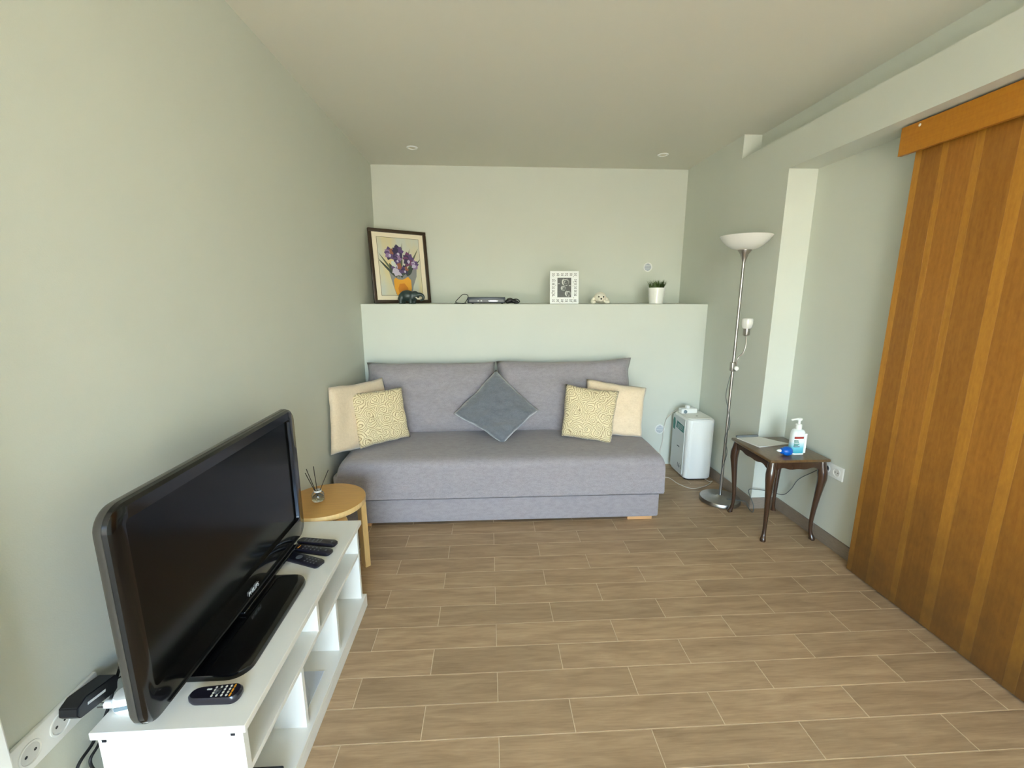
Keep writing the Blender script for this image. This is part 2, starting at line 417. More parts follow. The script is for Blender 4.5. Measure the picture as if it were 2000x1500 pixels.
def blob(name, ells, voxel, mt, parent=None, smooth_it=6):
    """one continuous surface grown from overlapping ellipsoids / tubes: voxel-remeshed and smoothed"""
    b = B()
    for e in ells:
        if e[0] == 'e':
            _, c, r, *rot = e
            q = bmesh.new(); bmesh.ops.create_uvsphere(q, u_segments=20, v_segments=14, radius=1)
            mm = Matrix.Translation(Vector(c)) @ (rot[0].to_4x4() if rot else Matrix()) @ Matrix.Diagonal((*r, 1))
            join(b, q, mm)
        else:
            sweep(b, cr_spline(e[1], 6), [e[2][min(int(i / 6), len(e[2]) - 1)] * (1 - (i % 6) / 6) + e[2][min(int(i / 6) + 1, len(e[2]) - 1)] * ((i % 6) / 6) for i in range((len(e[1]) - 1) * 6 + 1)], 12)
    me = bpy.data.meshes.new('tmp'); bmesh.ops.recalc_face_normals(b, faces=b.faces); b.to_mesh(me); b.free()
    o = bpy.data.objects.new('tmp', me); COL.objects.link(o)
    md = o.modifiers.new('r', 'REMESH'); md.mode = 'VOXEL'; md.voxel_size = voxel
    s = o.modifiers.new('s', 'SMOOTH'); s.iterations = smooth_it; s.factor = .5
    dg = bpy.context.evaluated_depsgraph_get()
    m2 = bpy.data.meshes.new_from_object(o.evaluated_get(dg)); m2.name = name
    bpy.data.objects.remove(o); bpy.data.meshes.remove(me)
    for p in m2.polygons: p.use_smooth = True
    m2.materials.clear()
    r = link(name, m2, mt)
    if parent is not None:
        r.parent = parent; r.matrix_parent_inverse = Matrix.Translation(parent.location).inverted() if parent.type == 'EMPTY' else Matrix()
    return r

# ------------------------------------------------------------------ room numbers
XL, XR, XR2 = -.9766, 1.7667, 1.9454
YF, YB, YW, YR, YP = -3.10, 4.0395, 3.4839, 3.1841, 2.6655
ZC, ZW, ZBT, ZBB = 2.5, 1.3519, 2.3458, 2.1467
XG = XR + .1266

# floor base (grout) and tiles
b = B(); box(b, XL - .12, XR2 + .15, YF - .14, YB + .12, -.12, -.0010)
floor = struct('floor', b, M['grout'], 'wood-look plank tile floor with pale grout')
HALF, X0, Y0, ROW, GAP = .2536, .0225, 2.4371, .126, .0031
TM = {}
def tile(xa, xb, ya, yb):
    key = (round(xb - xa, 3), round(yb - ya, 3))
    if key not in TM:
        q = B(); box(q, -(xb - xa) / 2, (xb - xa) / 2, -(yb - ya) / 2, (yb - ya) / 2, -.008, 0, .0008, 1)
        me = bpy.data.meshes.new('tile'); q.to_mesh(me); q.free(); me.materials.append(M['tile']); TM[key] = me
    o = bpy.data.objects.new('tile', TM[key]); COL.objects.link(o); o.parent = floor; o.location = ((xa + xb) / 2, (ya + yb) / 2, 0)
for k in range(-9, 12):
    ya, yb = Y0 - (k + 1) * ROW + GAP / 2, Y0 - k * ROW - GAP / 2
    ya, yb = max(ya, YF), min(yb, YW - .001)
    if yb - ya < .01: continue
    par = 0 if k % 2 == 0 else 1
    for j in range(-6, 7):
        i = 2 * j + par
        xa, xb = X0 + i * HALF + GAP / 2, X0 + (i + 2) * HALF - GAP / 2
        xr_lim = XR2 - .001 if ya < YP - .02 else XR - .001
        xa, xb = max(xa, XL + .001), min(xb, xr_lim)
        if xb - xa < .01: continue
        if ya > 2.66 and xb < 1.0 and xa > -.9: continue      # covered by the sofa
        tile(xa, xb, ya, yb)

b = B(); box(b, XL + .001, XR2 - .001, YF, Y0 - 12 * ROW - GAP / 2, -.008, 0); o = obj('tile', b, M['tile'], floor); o['kind'] = 'stuff'
b = B(); box(b, XL - .12, XL, YF - .14, YB + .12, -.12, ZC + .1); struct('wall_left', b, M['wall'], 'long plain greige painted wall behind the television')
b = B(); box(b, XL, 2.15, YB, YB + .12, -.12, ZC + .1); struct('wall_back', b, M['wall'], 'greige back wall of the niche above the ledge')
b = B(); box(b, XL, XR, YW, YB, -.12, ZW, .002, 1); struct('wall_ledge', b, M['wall'], 'waist-high boxed-out half wall with a ledge behind the sofa')
b = B()
box(b, XR, 2.15, YP, YB, -.12, ZBT)
box(b, XR, 2.15, YR, YB, ZBT, ZC)
box(b, XG, 2.15, YF - .14, YR, ZBT, ZC)
box(b, XR2, 2.15, YF - .14, YP, -.12, ZBB)
struct('wall_right', b, M['wall'], 'greige right wall stepping back behind the sliding door')
b = B(); box(b, XR, 2.15, YF - .14, YP, ZBB, ZBT); struct('trim_1', b, M['wall'], 'painted beam above the sliding door')
b = B(); box(b, XL - .12, 2.15, YF - .14, YB + .12, ZC, ZC + .1); struct('ceiling', b, M['ceil'], 'flat pale ceiling')
# wall on the terrace side, behind the photographer, with the open balcony doorway
JL, JR, JH = -.80, 1.08, 2.30
b = B()
box(b, XL - .12, JL - .07, YF - .14, YF, -.12, ZC)
box(b, JR + .07, 2.15, YF - .14, YF, -.12, ZC)
box(b, JL - .07, JR + .07, YF - .14, YF, JH + .07, ZC)
struct('wall_front', b, M['wall'], 'wall around the open balcony doorway')
b = B()
box(b, JL - .07, JL, YF - .085, YF, 0, JH + .07, .004)
box(b, JR, JR + .07, YF - .085, YF, 0, JH + .07, .004)
box(b, JL, JR, YF - .085, YF, JH, JH + .07, .004)
box(b, JL, JR, YF - .085, YF, 0, .03, .004)
struct('window_1', b, M['pvc'], 'white plastic frame of the balcony doorway')
b = B(); box(b, XL + .001, -.925, .20, .740, .0005, 2.05, .004); struct('door_2', b, M['pvc'], 'edge of a white door leaf folded against the wall beside the socket')
# terrace outside
b = B(); box(b, -7, 7, -11, YF - .14, -.14, -.02); struct('terrace', b, M['terrace'], 'sunlit terrace paving outside the doorway')

# baseboards: strips of the floor tile, one piece per length
def bb(nm, segs, lab):
    e = bpy.data.objects.new(nm, None); COL.objects.link(e); e['kind'] = 'structure'; e['label'] = lab
    for s in segs:
        q = B(); box(q, *s, .001, 1); o = obj('skirting_tile', q, M['skirting'], e)
    return e
bb('baseboard_right', [(XR2 - .010, XR2, 1.98, 2.30, .0005, .078), (XR2 - .010, XR2, 2.303, YP - .011, .0005, .078)], 'brown tile skirting under the recessed right wall')
bb('baseboard_pillar', [(XR - .010, XR2, YP - .010, YP, .0005, .078)], 'short brown tile skirting at the foot of the pillar')
bb('baseboard_niche', [(XR - .010, XR, YP + .0005, 3.05, .0005, .078), (XR - .010, XR, 3.053, YW - .001, .0005, .078)], 'brown tile skirting behind the lamp base')

# ------------------------------------------------------------------ sliding door
DX, DY1, DZ = 1.8742, 1.977, 2.045
e = bpy.data.objects.new('door_1', None); COL.objects.link(e); e.location = (DX, 1.5, 0); e['kind'] = 'structure'
e['label'] = 'wooden sliding door of vertical veneer bands with a scuffed foot'
b = B(); box(b, DX + .003, DX + .040, .98, DY1, .008, DZ); obj('slab', b, M['ven_dark'], e)
y = DY1; wid = [.030, .088, .026, .104, .030, .118, .046, .120, .040, .110, .040, .120, .046, .09]
for i, wd in enumerate(wid):
    ya = max(.98, y - wd)
    b = B(); box(b, DX, DX + .006, ya + .0002, y - .0002, .008, DZ, .0003, 1); obj('veneer_strip', b, M['ven_dark' if i % 2 else 'ven_light'], e)
    y = ya
    if y <= .985: break
e2 = bpy.data.objects.new('trim_2', None); COL.objects.link(e2); e2.location = (1.83, 1.5, 2.1); e2['kind'] = 'structure'
e2['label'] = 'honey-coloured wooden pelmet board hiding the sliding door rail'
b = B(); box(b, 1.83, 1.848, .75, 2.018, 2.022, 2.138, .001, 1); obj('pelmet_board', b, M['pelmet'], e2)
b = B(); box(b, 1.849, XR2 - .001, .75, 2.01, 2.118, 2.137); obj('pelmet_top', b, M['pelmet'], e2)
b = B(); lathe(b, [(.0001, 0), (.006, .0005), (.007, .003)], ony(1796, 244, 1.96).to_tuple(), 12, rot=Matrix.Rotation(math.pi / 2, 3, 'Y')); o = obj('screw_cap', b, M['white_edge'], e2)
_p = onx(1796, 244, 1.829)
o.data.transform(Matrix.Translation(_p - ony(1796, 244, 1.96)))
b = B(); box(b, 1.86, 1.90, .8, 1.985, 2.05, 2.10); obj('rail', b, M['black_shell'], e2)

# ------------------------------------------------------------------ ceiling spots
for i, (px, py, lab) in enumerate(((805, 288, 'small round white ceiling spotlight above the flower painting'), (1295, 302, 'small round white ceiling spotlight above the potted grass'))):
    c = onz(px, py, ZC)
    t = thing('ceiling_spotlight', c, lab, 'spotlight', 'recessed ceiling spotlights')
    b = B(); lathe(b, [(.026, -.001), (.030, -.006), (.038, -.006), (.042, -.001), (.042, .004), (.026, .004)], c, 28, cap=False); obj('ring', b, M['white_plastic'], t, True)
    b = B(); lathe(b, [(.0005, -.0015), (.0262, -.0015), (.0262, .002), (.0005, .002)], c, 24); obj('lens', b, M['foil'], t)

# ------------------------------------------------------------------ wall vents
def vent(c, lab, R=.042):
    t = thing('wall_vent', c, lab, 'vent', 'round white wall vents')
    rot = Matrix.Rotation(math.pi / 2, 3, 'X')
    b = B(); lathe(b, [(R * .72, .002), (R * .76, .007), (R * .96, .006), (R, .0005), (R * .72, .0005)], c, 32, rot=rot, cap=False); obj('rim', b, M['white_plastic'], t, True)
    b = B(); lathe(b, [(.0004, .0008), (R * .74, .0008), (R * .74, .0015), (.0004, .0015)], c, 24, rot=rot); obj('backing', b, M['ventdark'], t)
    for k in range(-3, 4):
        z = k * R * .19; hw = math.sqrt(max(0, (R * .72) ** 2 - z * z))
        b = B(); box(b, c[0] - hw, c[0] + hw, c[1] - .006, c[1] - .0018, c[2] + z - R * .05, c[2] + z + R * .05); obj('slat', b, M['white_plastic'], t)
vent(ony(1265, 522, YB - .0005), 'round white wall vent above the potted grass')
vent(ony(1288, 838, YW - .0005), 'round white wall vent low beside the dehumidifier')

# ------------------------------------------------------------------ sofa
S = thing('sofa', (.08, 2.54, 0), 'grey fabric sofa bed with two long back cushions', 'sofa')
b = B(); box(b, -.932, 1.082, 2.545, 3.42, .022, .20, .012, 3); obj('base', b, M['sofa'], S, True)
b = B()
rings = []
def seat_ring(y, top, inset):
    pts = []
    x0, x1, z0 = -.946 + inset, 1.104 - inset, .186
    prof = [(x0 + .004, z0), (x0, z0 + .012)]
    R = .06
    prof += [(x0 + .028 * (k / 3), z0 + .02 + (top - R - z0 - .02) * k / 3) for k in range(4)]
    prof += [(x0 + .028 + R * (1 - math.cos(a)), top - R + R * math.sin(a)) for a in [math.pi / 2 * k / 6 for k in range(1, 7)]]
    n = 22
    xa, xb = x0 + .028 + R, x1 - .004 - R * .6
    prof += [(xa + (xb - xa) * k / n, top + .006 * math.sin(math.pi * k / n)) for k in range(1, n)]
    R2 = R * .6
    prof += [(xb + R2 * math.sin(a), top - R2 + R2 * math.cos(a)) for a in [math.pi / 2 * k / 6 for k in range(7)]]
    prof += [(x1, z0 + .012), (x1 - .006, z0)]
    return [(x, y, z) for x, z in prof]
ys = [(2.532, .33, .004), (2.526, .372, .001), (2.528, .396, 0), (2.540, .416, 0), (2.56, .428, 0), (2.60, .434, 0), (2.8, .438, 0), (3.0, .436, 0), (3.2, .432, 0), (3.40, .43, 0), (3.44, .42, .004)]
loft(b, [seat_ring(*q) for q in ys])
obj('seat_cushion', b, M['sofa'], S, 'all')
# front face thickness below the rounded lip
b = B(); box(b, -.944, 1.1035, 2.534, 2.60, .186, .345, .010, 3); obj('seat_front_border', b, M['sofa'], S, True)

def cushion(name, corners, th, mt, parent=None, n=26, conc=.05, ex=.42, wr=.006, seed=0, back=.6, tip=.0):
    """soft pillow spanned by four 3D corners TL, TR, BR, BL"""
    TL, TR, BR, BL = [Vector(c) for c in corners]
    nrm = (TR - TL).cross(BL - TL).normalized()
    if nrm.dot(CAM - (TL + BR) / 2) < 0: nrm = -nrm
    b = B(); uvl = b.loops.layers.uv.new('UVMap')
    F = {}; K = {}
    for i in range(n + 1):
        for j in range(n + 1):
            u, v = 2 * i / n - 1, 2 * j / n - 1
            uu = u * (1 - conc * (1 - v * v)); vv = v * (1 - conc * (1 - u * u))
            s, t = (uu + 1) / 2, (1 - vv) / 2
            p = (TL * (1 - s) + TR * s) * (1 - t) + (BL * (1 - s) + BR * s) * t
            prof = ((1 - u ** 4) * (1 - v ** 4)) ** ex
            nz = mnoise.noise(Vector((u * 2.3 + seed * 7, v * 2.3, seed))) * wr * 2 + mnoise.noise(Vector((u * 6 + seed, v * 5, seed + 3))) * wr
            edge = min(1, (1 - u * u) * (1 - v * v) * 6)
            h = th * prof + nz * edge
            p = p + (TR - TL) * (mnoise.noise(Vector((v * 2.2, seed * 3.1, u))) * .016) + (TL - BL) * (mnoise.noise(Vector((u * 2.2, seed * 1.7, v + 9))) * .020)
            F[i, j] = b.verts.new(p + nrm * h)
            K[i, j] = F[i, j] if (i in (0, n) or j in (0, n)) else b.verts.new(p - nrm * (th * back * prof))
    for i in range(n):
        for j in range(n):
            for D, flip in ((F, 0), (K, 1)):
                q = [(i, j), (i + 1, j), (i + 1, j + 1), (i, j + 1)]
                if flip: q = q[::-1]
                try: f = b.faces.new([D[c] for c in q])
                except ValueError: continue
                f.smooth = True
                for l, c in zip(f.loops, q): l[uvl].uv = (c[0] / n, c[1] / n)
    return obj(name, b, mt, parent, 'all')

# two long back cushions leaning on the half wall
cushion('back_cushion', [(-.912, 3.33, .918), (.055, 3.33, .918), (.06, 3.16, .385), (-.945, 3.16, .385)], .110, M['sofa'], S, conc=.045, ex=.36, wr=.014, seed=2, back=.9)
cushion('back_cushion', [(.05, 3.33, .918), (1.10, 3.33, .940), (1.10, 3.16, .385), (.05, 3.16, .385)], .110, M['sofa'], S, conc=.045, ex=.36, wr=.013, seed=5, back=.9)
for x0, x1, y0 in ((.885, 1.045, 2.555), (-.90, -.74, 2.555), (.885, 1.045, 3.30), (-.90, -.74, 3.30)):
    b = B(); box(b, x0, x1, y0, y0 + .06, 0, .0225, .003); obj('foot', b, M['foot_wood'], S)

# throw pillows
def pil(name, tl, tr, br, bl, th, mt, lab, seed, **k):
    o = cushion(name, [(onx if c[2] < 0 else ony)(*c) for c in (tl, tr, br, bl)], th, mt, None, seed=seed, **k)
    return tag(o, lab, 'pillow', 'throw pillows on the sofa')
pil('throw_pillow', (641, 757, -.955), (746, 739, 3.17), (775, 860, 3.06), (646, 889, -.955), .042, M['beige'], 'plain beige fleece pillow slumped against the wall at the sofa corner', 11, conc=.03)
pil('throw_pillow', (677, 770, 2.76), (784, 756, 2.99), (801, 852, 2.93), (704, 878, 2.70), .045, M['gold'], 'gold rose-swirl pillow beside the end wall, in front of a plain one', 12, conc=.035, wr=.003)
pil('throw_pillow', (968, 722, 3.16), (1052, 801, 3.05), (983, 868, 2.83), (885, 808, 3.05), .066, M['velvet'], 'slate grey velvet pillow standing on one corner mid-sofa', 13, conc=.05, wr=.010)
pil('throw_pillow', (1145, 740, 3.12), (1263, 757, 3.05), (1253, 854, 2.90), (1143, 850, 2.98), .05, M['beige'], 'plain beige fleece pillow with flanged edge at the dehumidifier end', 14, conc=.04)
pil('throw_pillow', (1105, 751, 3.00), (1209, 764, 2.92), (1194, 867, 2.79), (1096, 852, 2.90), .048, M['gold'], 'gold rose-swirl pillow at the dehumidifier end of the sofa', 15, conc=.035, wr=.003)

# ------------------------------------------------------------------ TV stand
T = thing('tv_stand', (-.75, 1.36, 0), 'low white open-shelf television stand with scuffed edges', 'tv stand')
TX0, TX1, TY0, TY1, TZ = -.925, -.577, .880, 1.842, .425
b = B(); box(b, TX0, TX1, TY0, TY1, TZ - .020, TZ, .0015, 2); obj('top_board', b, M['white_lam'], T)
b = B(); box(b, TX0 + .02, TX1 - .010, TY0 + .006, TY0 + .024, .061, TZ - .0202); near = obj('side_panel', b, M['white_lam'], T)
b = B(); box(b, TX0 + .02, TX1 - .010, TY1 - .042, TY1 - .024, .061, TZ - .0202); obj('side_panel', b, M['white_lam'], T)
b = B(); box(b, TX0 + .02, TX1 + .005, TY0 + .005, TY1 - .010, .045, .061, .001, 1); obj('bottom_board', b, M['white_lam'], T)
b = B(); box(b, TX1 - .012, TX1 + .005, TY0 + .005, TY1 - .010, .0005, .0448, .001, 1); obj('plinth', b, M['white_lam'], T)
b = B(); box(b, TX0 + .02, TX1 - .011, TY0 + .0242, TY1 - .0422, .270, .286, .001, 1); obj('middle_shelf', b, M['white_lam'], T)
b = B(); box(b, TX0 + .03, TX1 - .011, 1.338, 1.354, .2862, TZ - .0202); obj('divider', b, M['white_lam'], T)
for yy in (1.190, 1.500):
    b = B(); box(b, TX0 + .03, TX1 - .011, yy, yy + .016, .0612, .2698); obj('divider', b, M['white_lam'], T)
b = B(); box(b, TX0 + .012, TX0 + .0198, TY0 + .006, TY1 - .024, .046, TZ - .0202); obj('back_panel', b, M['white_lam'], T)
for px, py in ((456, 1431), (205, 1444)):
    c = ony(px, py + 3, TY0 + .0055)
    b = B(); box(b, c.x - .006, c.x + .004, c.y - .002, c.y + .0002, c.z - .003, c.z + .008, .001); obj('cam_screw', b, M['darkmetal'], T)
q0, q1 = onz(628, 1311, .0625), onz(606, 1388, .0625)
b = B(); box(b, q0.x - .20, (q0.x + q1.x) / 2, q1.y, q0.y, .0613, .0650, .0008, 1); tag(obj('booklet', b, mat('pale_blue_paper', srgb(206, 214, 228), .6)), 'pale blue paper booklet lying on the lower shelf of the television stand', 'booklet')
q2 = onz(555, 1494, .10)
b = B(); box(b, q2.x - .16, q2.x, q2.y - .06, q2.y, .0613, .100, .004); tag(obj('black_case', b, M['black_plastic'], None, True), 'small black box on the lower shelf at the near end', 'box')

# ------------------------------------------------------------------ television
V = thing('television', (-.77, 1.27, .426), 'black flat-screen television with glossy bezel on a pedestal', 'television')
VY, VZ, VW, VH = 1.272, .722, .862, .535
def yz(pts, x, dy=0, dz=0, s=1): return [(x, VY + dy + p[0] * s, VZ + dz + p[1] * s) for p in pts]
def rr(w, h, r): return rrect(w, h, r, 8)
b = B()
loft(b, [yz(rr(VW - .03, VH - .03, .04), -.798), yz(rr(VW - .008, VH - .008, .05), -.795), yz(rr(VW, VH, .052), -.788), yz(rr(VW, VH, .052), -.775)], cap=(True, True))
obj('rim', b, M['bezel_side'], V, True)
b = B(); outer = [yz(rr(VW - .002, VH - .002, .051), -.7749), yz(rr(VW - .006, VH - .006, .049), -.766), yz(rr(VW - .022, VH - .022, .043), -.760)]
loft(b, outer + [yz(rr(VW - .088, VH - .122, .012), -.762, dz=.020), yz(rr(VW - .092, VH - .126, .010), -.7735, dz=.020)], cap=(False, True)); obj('bezel', b, M['black_gloss'], V, True)
b = B(); box(b, -.7732, -.7722, VY - (VW - .093) / 2, VY + (VW - .093) / 2, VZ + .020 - (VH - .127) / 2, VZ + .020 + (VH - .127) / 2); obj('screen', b, M['screen'], V)
b = B(); loft(b, [yz(rr(.40, .26, .05), -.872, dz=-.03), yz(rr(.50, .34, .06), -.852, dz=-.02), yz(rr(VW - .16, VH - .14, .06), -.7985)]); obj('back_shell', b, M['black_shell'], V, True)
b = B(); box(b, -.764, -.758, VY - .36, VY + .36, VZ - VH / 2 + .012, VZ - VH / 2 + .0165, .0015); obj('speaker_slot', b, M['black_shell'], V)
b = B(); box(b, -.80, -.752, VY - .05, VY + .33, VZ - VH / 2 - .006, VZ - VH / 2 + .004, .002); obj('lower_lip', b, M['black_gloss'], V)
b = B(); loft(b, [[(-.795 + p[0], 1.245 + p[1], z) for p in rrect(.04, w_, .018)] for z, w_ in ((.446, .20), (.468, .13), (.50, .12))]); obj('neck', b, M['black_gloss'], V, True)
b = B()
def basering(z, ins): return [(-.762 + p[0], 1.222 + p[1], z) for p in rrect(.245 - ins, .430 - ins, .055 - ins / 2, 8)]
loft(b, [basering(TZ + .0006, .004), basering(TZ + .008, 0), basering(TZ + .016, .006), basering(TZ + .020, .030), basering(TZ + .021, .06)]); obj('pedestal', b, M['black_gloss'], V, True)
put_text('logo', 'PHILIPS', .019, frame_m((-.7592, 1.295, VZ - VH / 2 + .032), (0, 1, 0), (0, 0, 1), (1, 0, 0)), M['print_white'], V)

# remotes
def remote(a, c, wd, h, lab, btns, round_=.012, taper=1.0, z=TZ + .0006):
    a, c = Vector(a), Vector(c); a.z = c.z = z
    ax = (c - a).normalized(); side = Vector((0, 0, 1)).cross(ax); mid = (a + c) / 2; L_ = (c - a).length
    t = thing('remote_control', mid, lab, 'remote', 'remote controls on the television stand')
    pl = rrect(L_, wd, min(round_, wd / 2 - .001), 6)
    def rg(zz, s):
        out = []
        for p, q in pl:
            tp = 1 + (taper - 1) * (.5 - p / L_)
            out.append(mid + ax * (p * s) + side * (q * s * tp) + Vector((0, 0, zz)))
        return out
    b = B(); loft(b, [rg(0, .94), rg(h * .3, 1), rg(h * .75, 1), rg(h, .92)]); obj('body', b, M['remote'], t, True)
    for (p, q, w_, l_, mk) in btns:
        tp = 1 + (taper - 1) * (.5 - p)
        cc = mid + ax * (p * L_) + side * (q * wd * tp) + Vector((0, 0, h))
        b = B(); prism(b, rrect(l_, w_, min(l_, w_) * .45, 3), .0012, frame_m(cc - Vector((0, 0, .0003)), ax, side, (0, 0, 1))); obj('button', b, M[mk], t)
    return t
grid = lambda p0, p1, n, q, w_, mk, l_=.006: [(p0 + (p1 - p0) * i / (n - 1), qq, w_, l_, mk) for i in range(n) for qq in q]
remote(onz(583, 1060, TZ), onz(658, 1066, TZ), .034, .016, 'slim black remote control furthest along the television stand, beside the stool', grid(-.3, .1, 5, (-.22, 0, .22), .006, 'btn_grey') + [(.38, 0, .012, .006, 'btn_grey')])
remote(onz(572, 1073, TZ), onz(648, 1083, TZ), .036, .015, 'black remote control with a gold strip, middle of the three lying side by side', [(-.32, 0, .02, .003, 'btn_orange'), (.36, 0, .008, .008, 'btn_grey')] + grid(-.2, .2, 5, (-.2, .2), .006, 'btn_grey'))
remote(onz(560, 1088, TZ), onz(628, 1106, TZ), .046, .014, 'wide black remote control with a round grey pad, nearest the pedestal', [(-.12, 0, .024, .024, 'btn_grey')] + grid(.1, .36, 4, (-.26, 0, .26), .006, 'btn_grey'))
remote(onz(371, 1368, TZ), onz(474, 1360, TZ), .046, .020, 'dark rounded remote control with white and orange buttons at the near corner', grid(-.02, .26, 4, (-.30, -.1, .1, .30), .006, 'btn_white', .005) + [(.33, q, .010, .004, 'btn_orange') for q in (-.28, 0, .28)] + [(-.14, .2, .004, .012, 'btn_white'), (.05, 0, .016, .014, 'btn_grey')], round_=.021, taper=.72)

# ------------------------------------------------------------------ left wall socket, adapter, cables
K = thing('wall_socket', (XL, .83, .468), 'long white multi-outlet wall socket with a black adapter plugged in', 'socket')
b = B(); box(b, XL, XL + .010, .695, .970, .430, .508, .003, 2); obj('plate', b, M['white_plastic'], K, True)
for yy in (.735, .805, .852, .925):
    c = (XL + .0102, yy + (.022 if yy == .852 else 0), .469)
rotY = Matrix.Rotation(math.pi / 2, 3, 'Y')
for yy in (.732, .803, .869):
    c = Vector((XL + .0101, yy, .469))
    b = B(); lathe(b, [(.0195, .0), (.0215, .002), (.0245, .0018), (.0250, 0)], c, 28, rot=rotY, cap=False); r_ = obj('outlet', b, M['white_plastic'], K, True)
    b = B(); lathe(b, [(.0003, .0003), (.0195, .0003)], c, 24, rot=rotY, cap=False); obj('well', b, M['socket_shade'], r_)
    for s in (-1, 1):
        b = B(); lathe(b, [(.0003, .0008), (.0032, .0008)], c + Vector((0, s * .0095, 0)), 12, rot=rotY, cap=False); obj('pin_hole', b, M['hole'], r_)

A_ = thing('power_adapter', (XL + .03, .905, .485), 'black power adapter plugged into the wall socket', 'adapter')
ax = Vector((0, .93, -.22)).normalized(); up = Vector((0, .22, .93)).normalized()
fm = frame_m(Vector((XL + .0105, .922, .486)), ax, up, (1, 0, 0))
b = B()
prof = [(-.055, -.012), (-.045, -.022), (.045, -.022), (.052, -.016), (.052, .014), (.046, .020), (-.035, .020), (-.055, .006)]
prism(b, prof, .042, fm); bmesh.ops.bevel(b, geom=b.edges[:], offset=.002, segments=2, affect='EDGES'); obj('body', b, M['black_plastic'], A_, True)
b = B(); box(b, -.030, .016, -.002, .004, .0419, .0425, M4=fm); obj('label_strip', b, M['print_white'], A_)
def cable(name, pts, r, mt, lab, parent=None, n=10):
    b = B(); sweep(b, cr_spline(pts, n), r, 8); o = obj(name, b, mt, parent, 'all')
    if parent is None: tag(o, lab, 'cable')
    return o
obj_c = cable('cord', [fm @ Vector((.052, .010, .02)), onx(215, 1330, -.945), onx(250, 1310, -.93), (-.90, 1.12, .50)], .0018, M['cable_black'], '', A_)
cable('black_cable', [onx(243, 1268, -.955), onx(232, 1310, -.955), onx(218, 1360, -.952), onx(205, 1400, -.952), onx(182, 1450, -.952), onx(150, 1505, -.952), (-.952, .86, .25), (-.95, .90, .0045)], .0035, M['cable_black'], 'thick black cable dropping behind the television stand')
cable('black_cable', [(-.938, 1.05, .40), (-.938, .96, .385), onx(192, 1455, -.938), onx(178, 1495, -.938), (-.938, .93, .20), (-.938, 1.00, .0042)], .0032, M['cable_black'], 'black cable hanging below the near corner of the television stand')
# white plug block lying on the stand
W_ = thing('plug_adapter', (-.89, .955, TZ), 'white plug adapter with slots beside the television foot', 'adapter')
fm = frame_m((-.878, .950, TZ + .0006), (.96, .25, 0), (-.25, .96, 0), (0, 0, 1))
b = B(); loft(b, [[fm @ Vector((p[0] * s, p[1] * s, z)) for p in rrect(.075, .052, .024, 6)] for z, s in ((0, .9), (.008, 1), (.030, 1), (.040, .86), (.042, .6))]); obj('body', b, M['white_plastic'], W_, True)
b = B(); box(b, -.026, .03, -.0275, -.0245, .014, .024, .001, M4=fm); obj('side_band', b, M['bluegrey'], W_)
for k in (0, 1):
    b = B(); box(b, -.004 + k * .010, .000 + k * .010, .000, .014, .0415, .0428, M4=fm); obj('slot', b, M['hole'], W_)
b = B(); lathe(b, [(.010, 0), (.010, .016), (.004, .017)], fm @ Vector((-.036, -.004, .02)), 16, rot=Matrix.Rotation(-math.pi / 2, 3, 'Y')); obj('plug_collar', b, M['white_plastic'], W_, True)
for s in (-1, 1):
    b = B(); lathe(b, [(.0022, 0), (.0022, .014), (.001, .015)], fm @ Vector((-.052, -.004 + s * .006, .02)), 10, rot=Matrix.Rotation(-math.pi / 2, 3, 'Y')); obj('pin', b, M['chrome'], W_, True)

# ------------------------------------------------------------------ stool and reed diffuser
SC = Vector((-.800, 2.030, 0)); SR, SZ = .187, .440
Q = thing('stool', SC, 'round pale birch stool beside the sofa', 'stool')
b = B(); lathe(b, [(SR - .0002, SZ - .0012), (SR, SZ - .002), (SR, SZ - .025), (SR - .002, SZ - .027), (SR - .06, SZ - .027)], SC, 64, cap=False)
b.faces.new([v for v in b.verts][-64:]); obj('seat_rim', b, M['stool_wood'], Q, True)
b = B(); lathe(b, [(SR - .0001, SZ - .0021), (SR - .001, SZ - .0005), (SR - .004, SZ), (.0005, SZ)], SC, 64); obj('seat_top', b, M['stool_top'], Q, True)
for a in (42, 132, 222, 312):
    ar = math.radians(a); d_ = Vector((math.cos(ar), math.sin(ar), 0)); s_ = Vector((-d_.y, d_.x, 0))
    path = [SC + d_ * .05 + Vector((0, 0, SZ - .042)), SC + d_ * .10 + Vector((0, 0, SZ - .042))]
    path += [SC + d_ * (.145 + .035 * math.sin(q)) + Vector((0, 0, SZ - .077 + .035 * math.cos(q))) for q in [math.pi / 2 * k / 6 for k in range(7)]]
    path += [SC + d_ * .182 + Vector((0, 0, .2)), SC + d_ * .184 + Vector((0, 0, .0))]
    b = B(); rings = []
    for i, p in enumerate(path):
        tt = (path[min(i + 1, len(path) - 1)] - path[max(i - 1, 0)]).normalized(); nn = s_.cross(tt)
        hw, ht = .025, .0145
        rings.append([p + s_ * (hw * x) + nn * (ht * y_) for x, y_ in ((1, .8), (.9, 1), (-.9, 1), (-1, .8), (-1, -.8), (-.9, -1), (.9, -1), (1, -.8))])
    loft(b, rings, smooth=False); obj('leg', b, M['stool_wood'], Q, True)
DC = onz(622, 977, SZ + .0005)
D_ = thing('reed_diffuser', DC, 'small glass reed diffuser with dark sticks on the stool', 'diffuser')
b = B(); lathe(b, [(.001, .0006), (.026, .001), (.029, .006), (.029, .030), (.024, .040), (.015, .044), (.015, .052), (.0135, .052), (.0135, .044), (.022, .038), (.0265, .029), (.0265, .007), (.001, .005)], DC, 28, cap=False); obj('bottle', b, M['glass'], D_, True)
b = B(); lathe(b, [(.001, .0055), (.0262, .0072), (.0262, .022), (.001, .022)], DC, 24); obj('oil', b, M['oil'], D_, True)
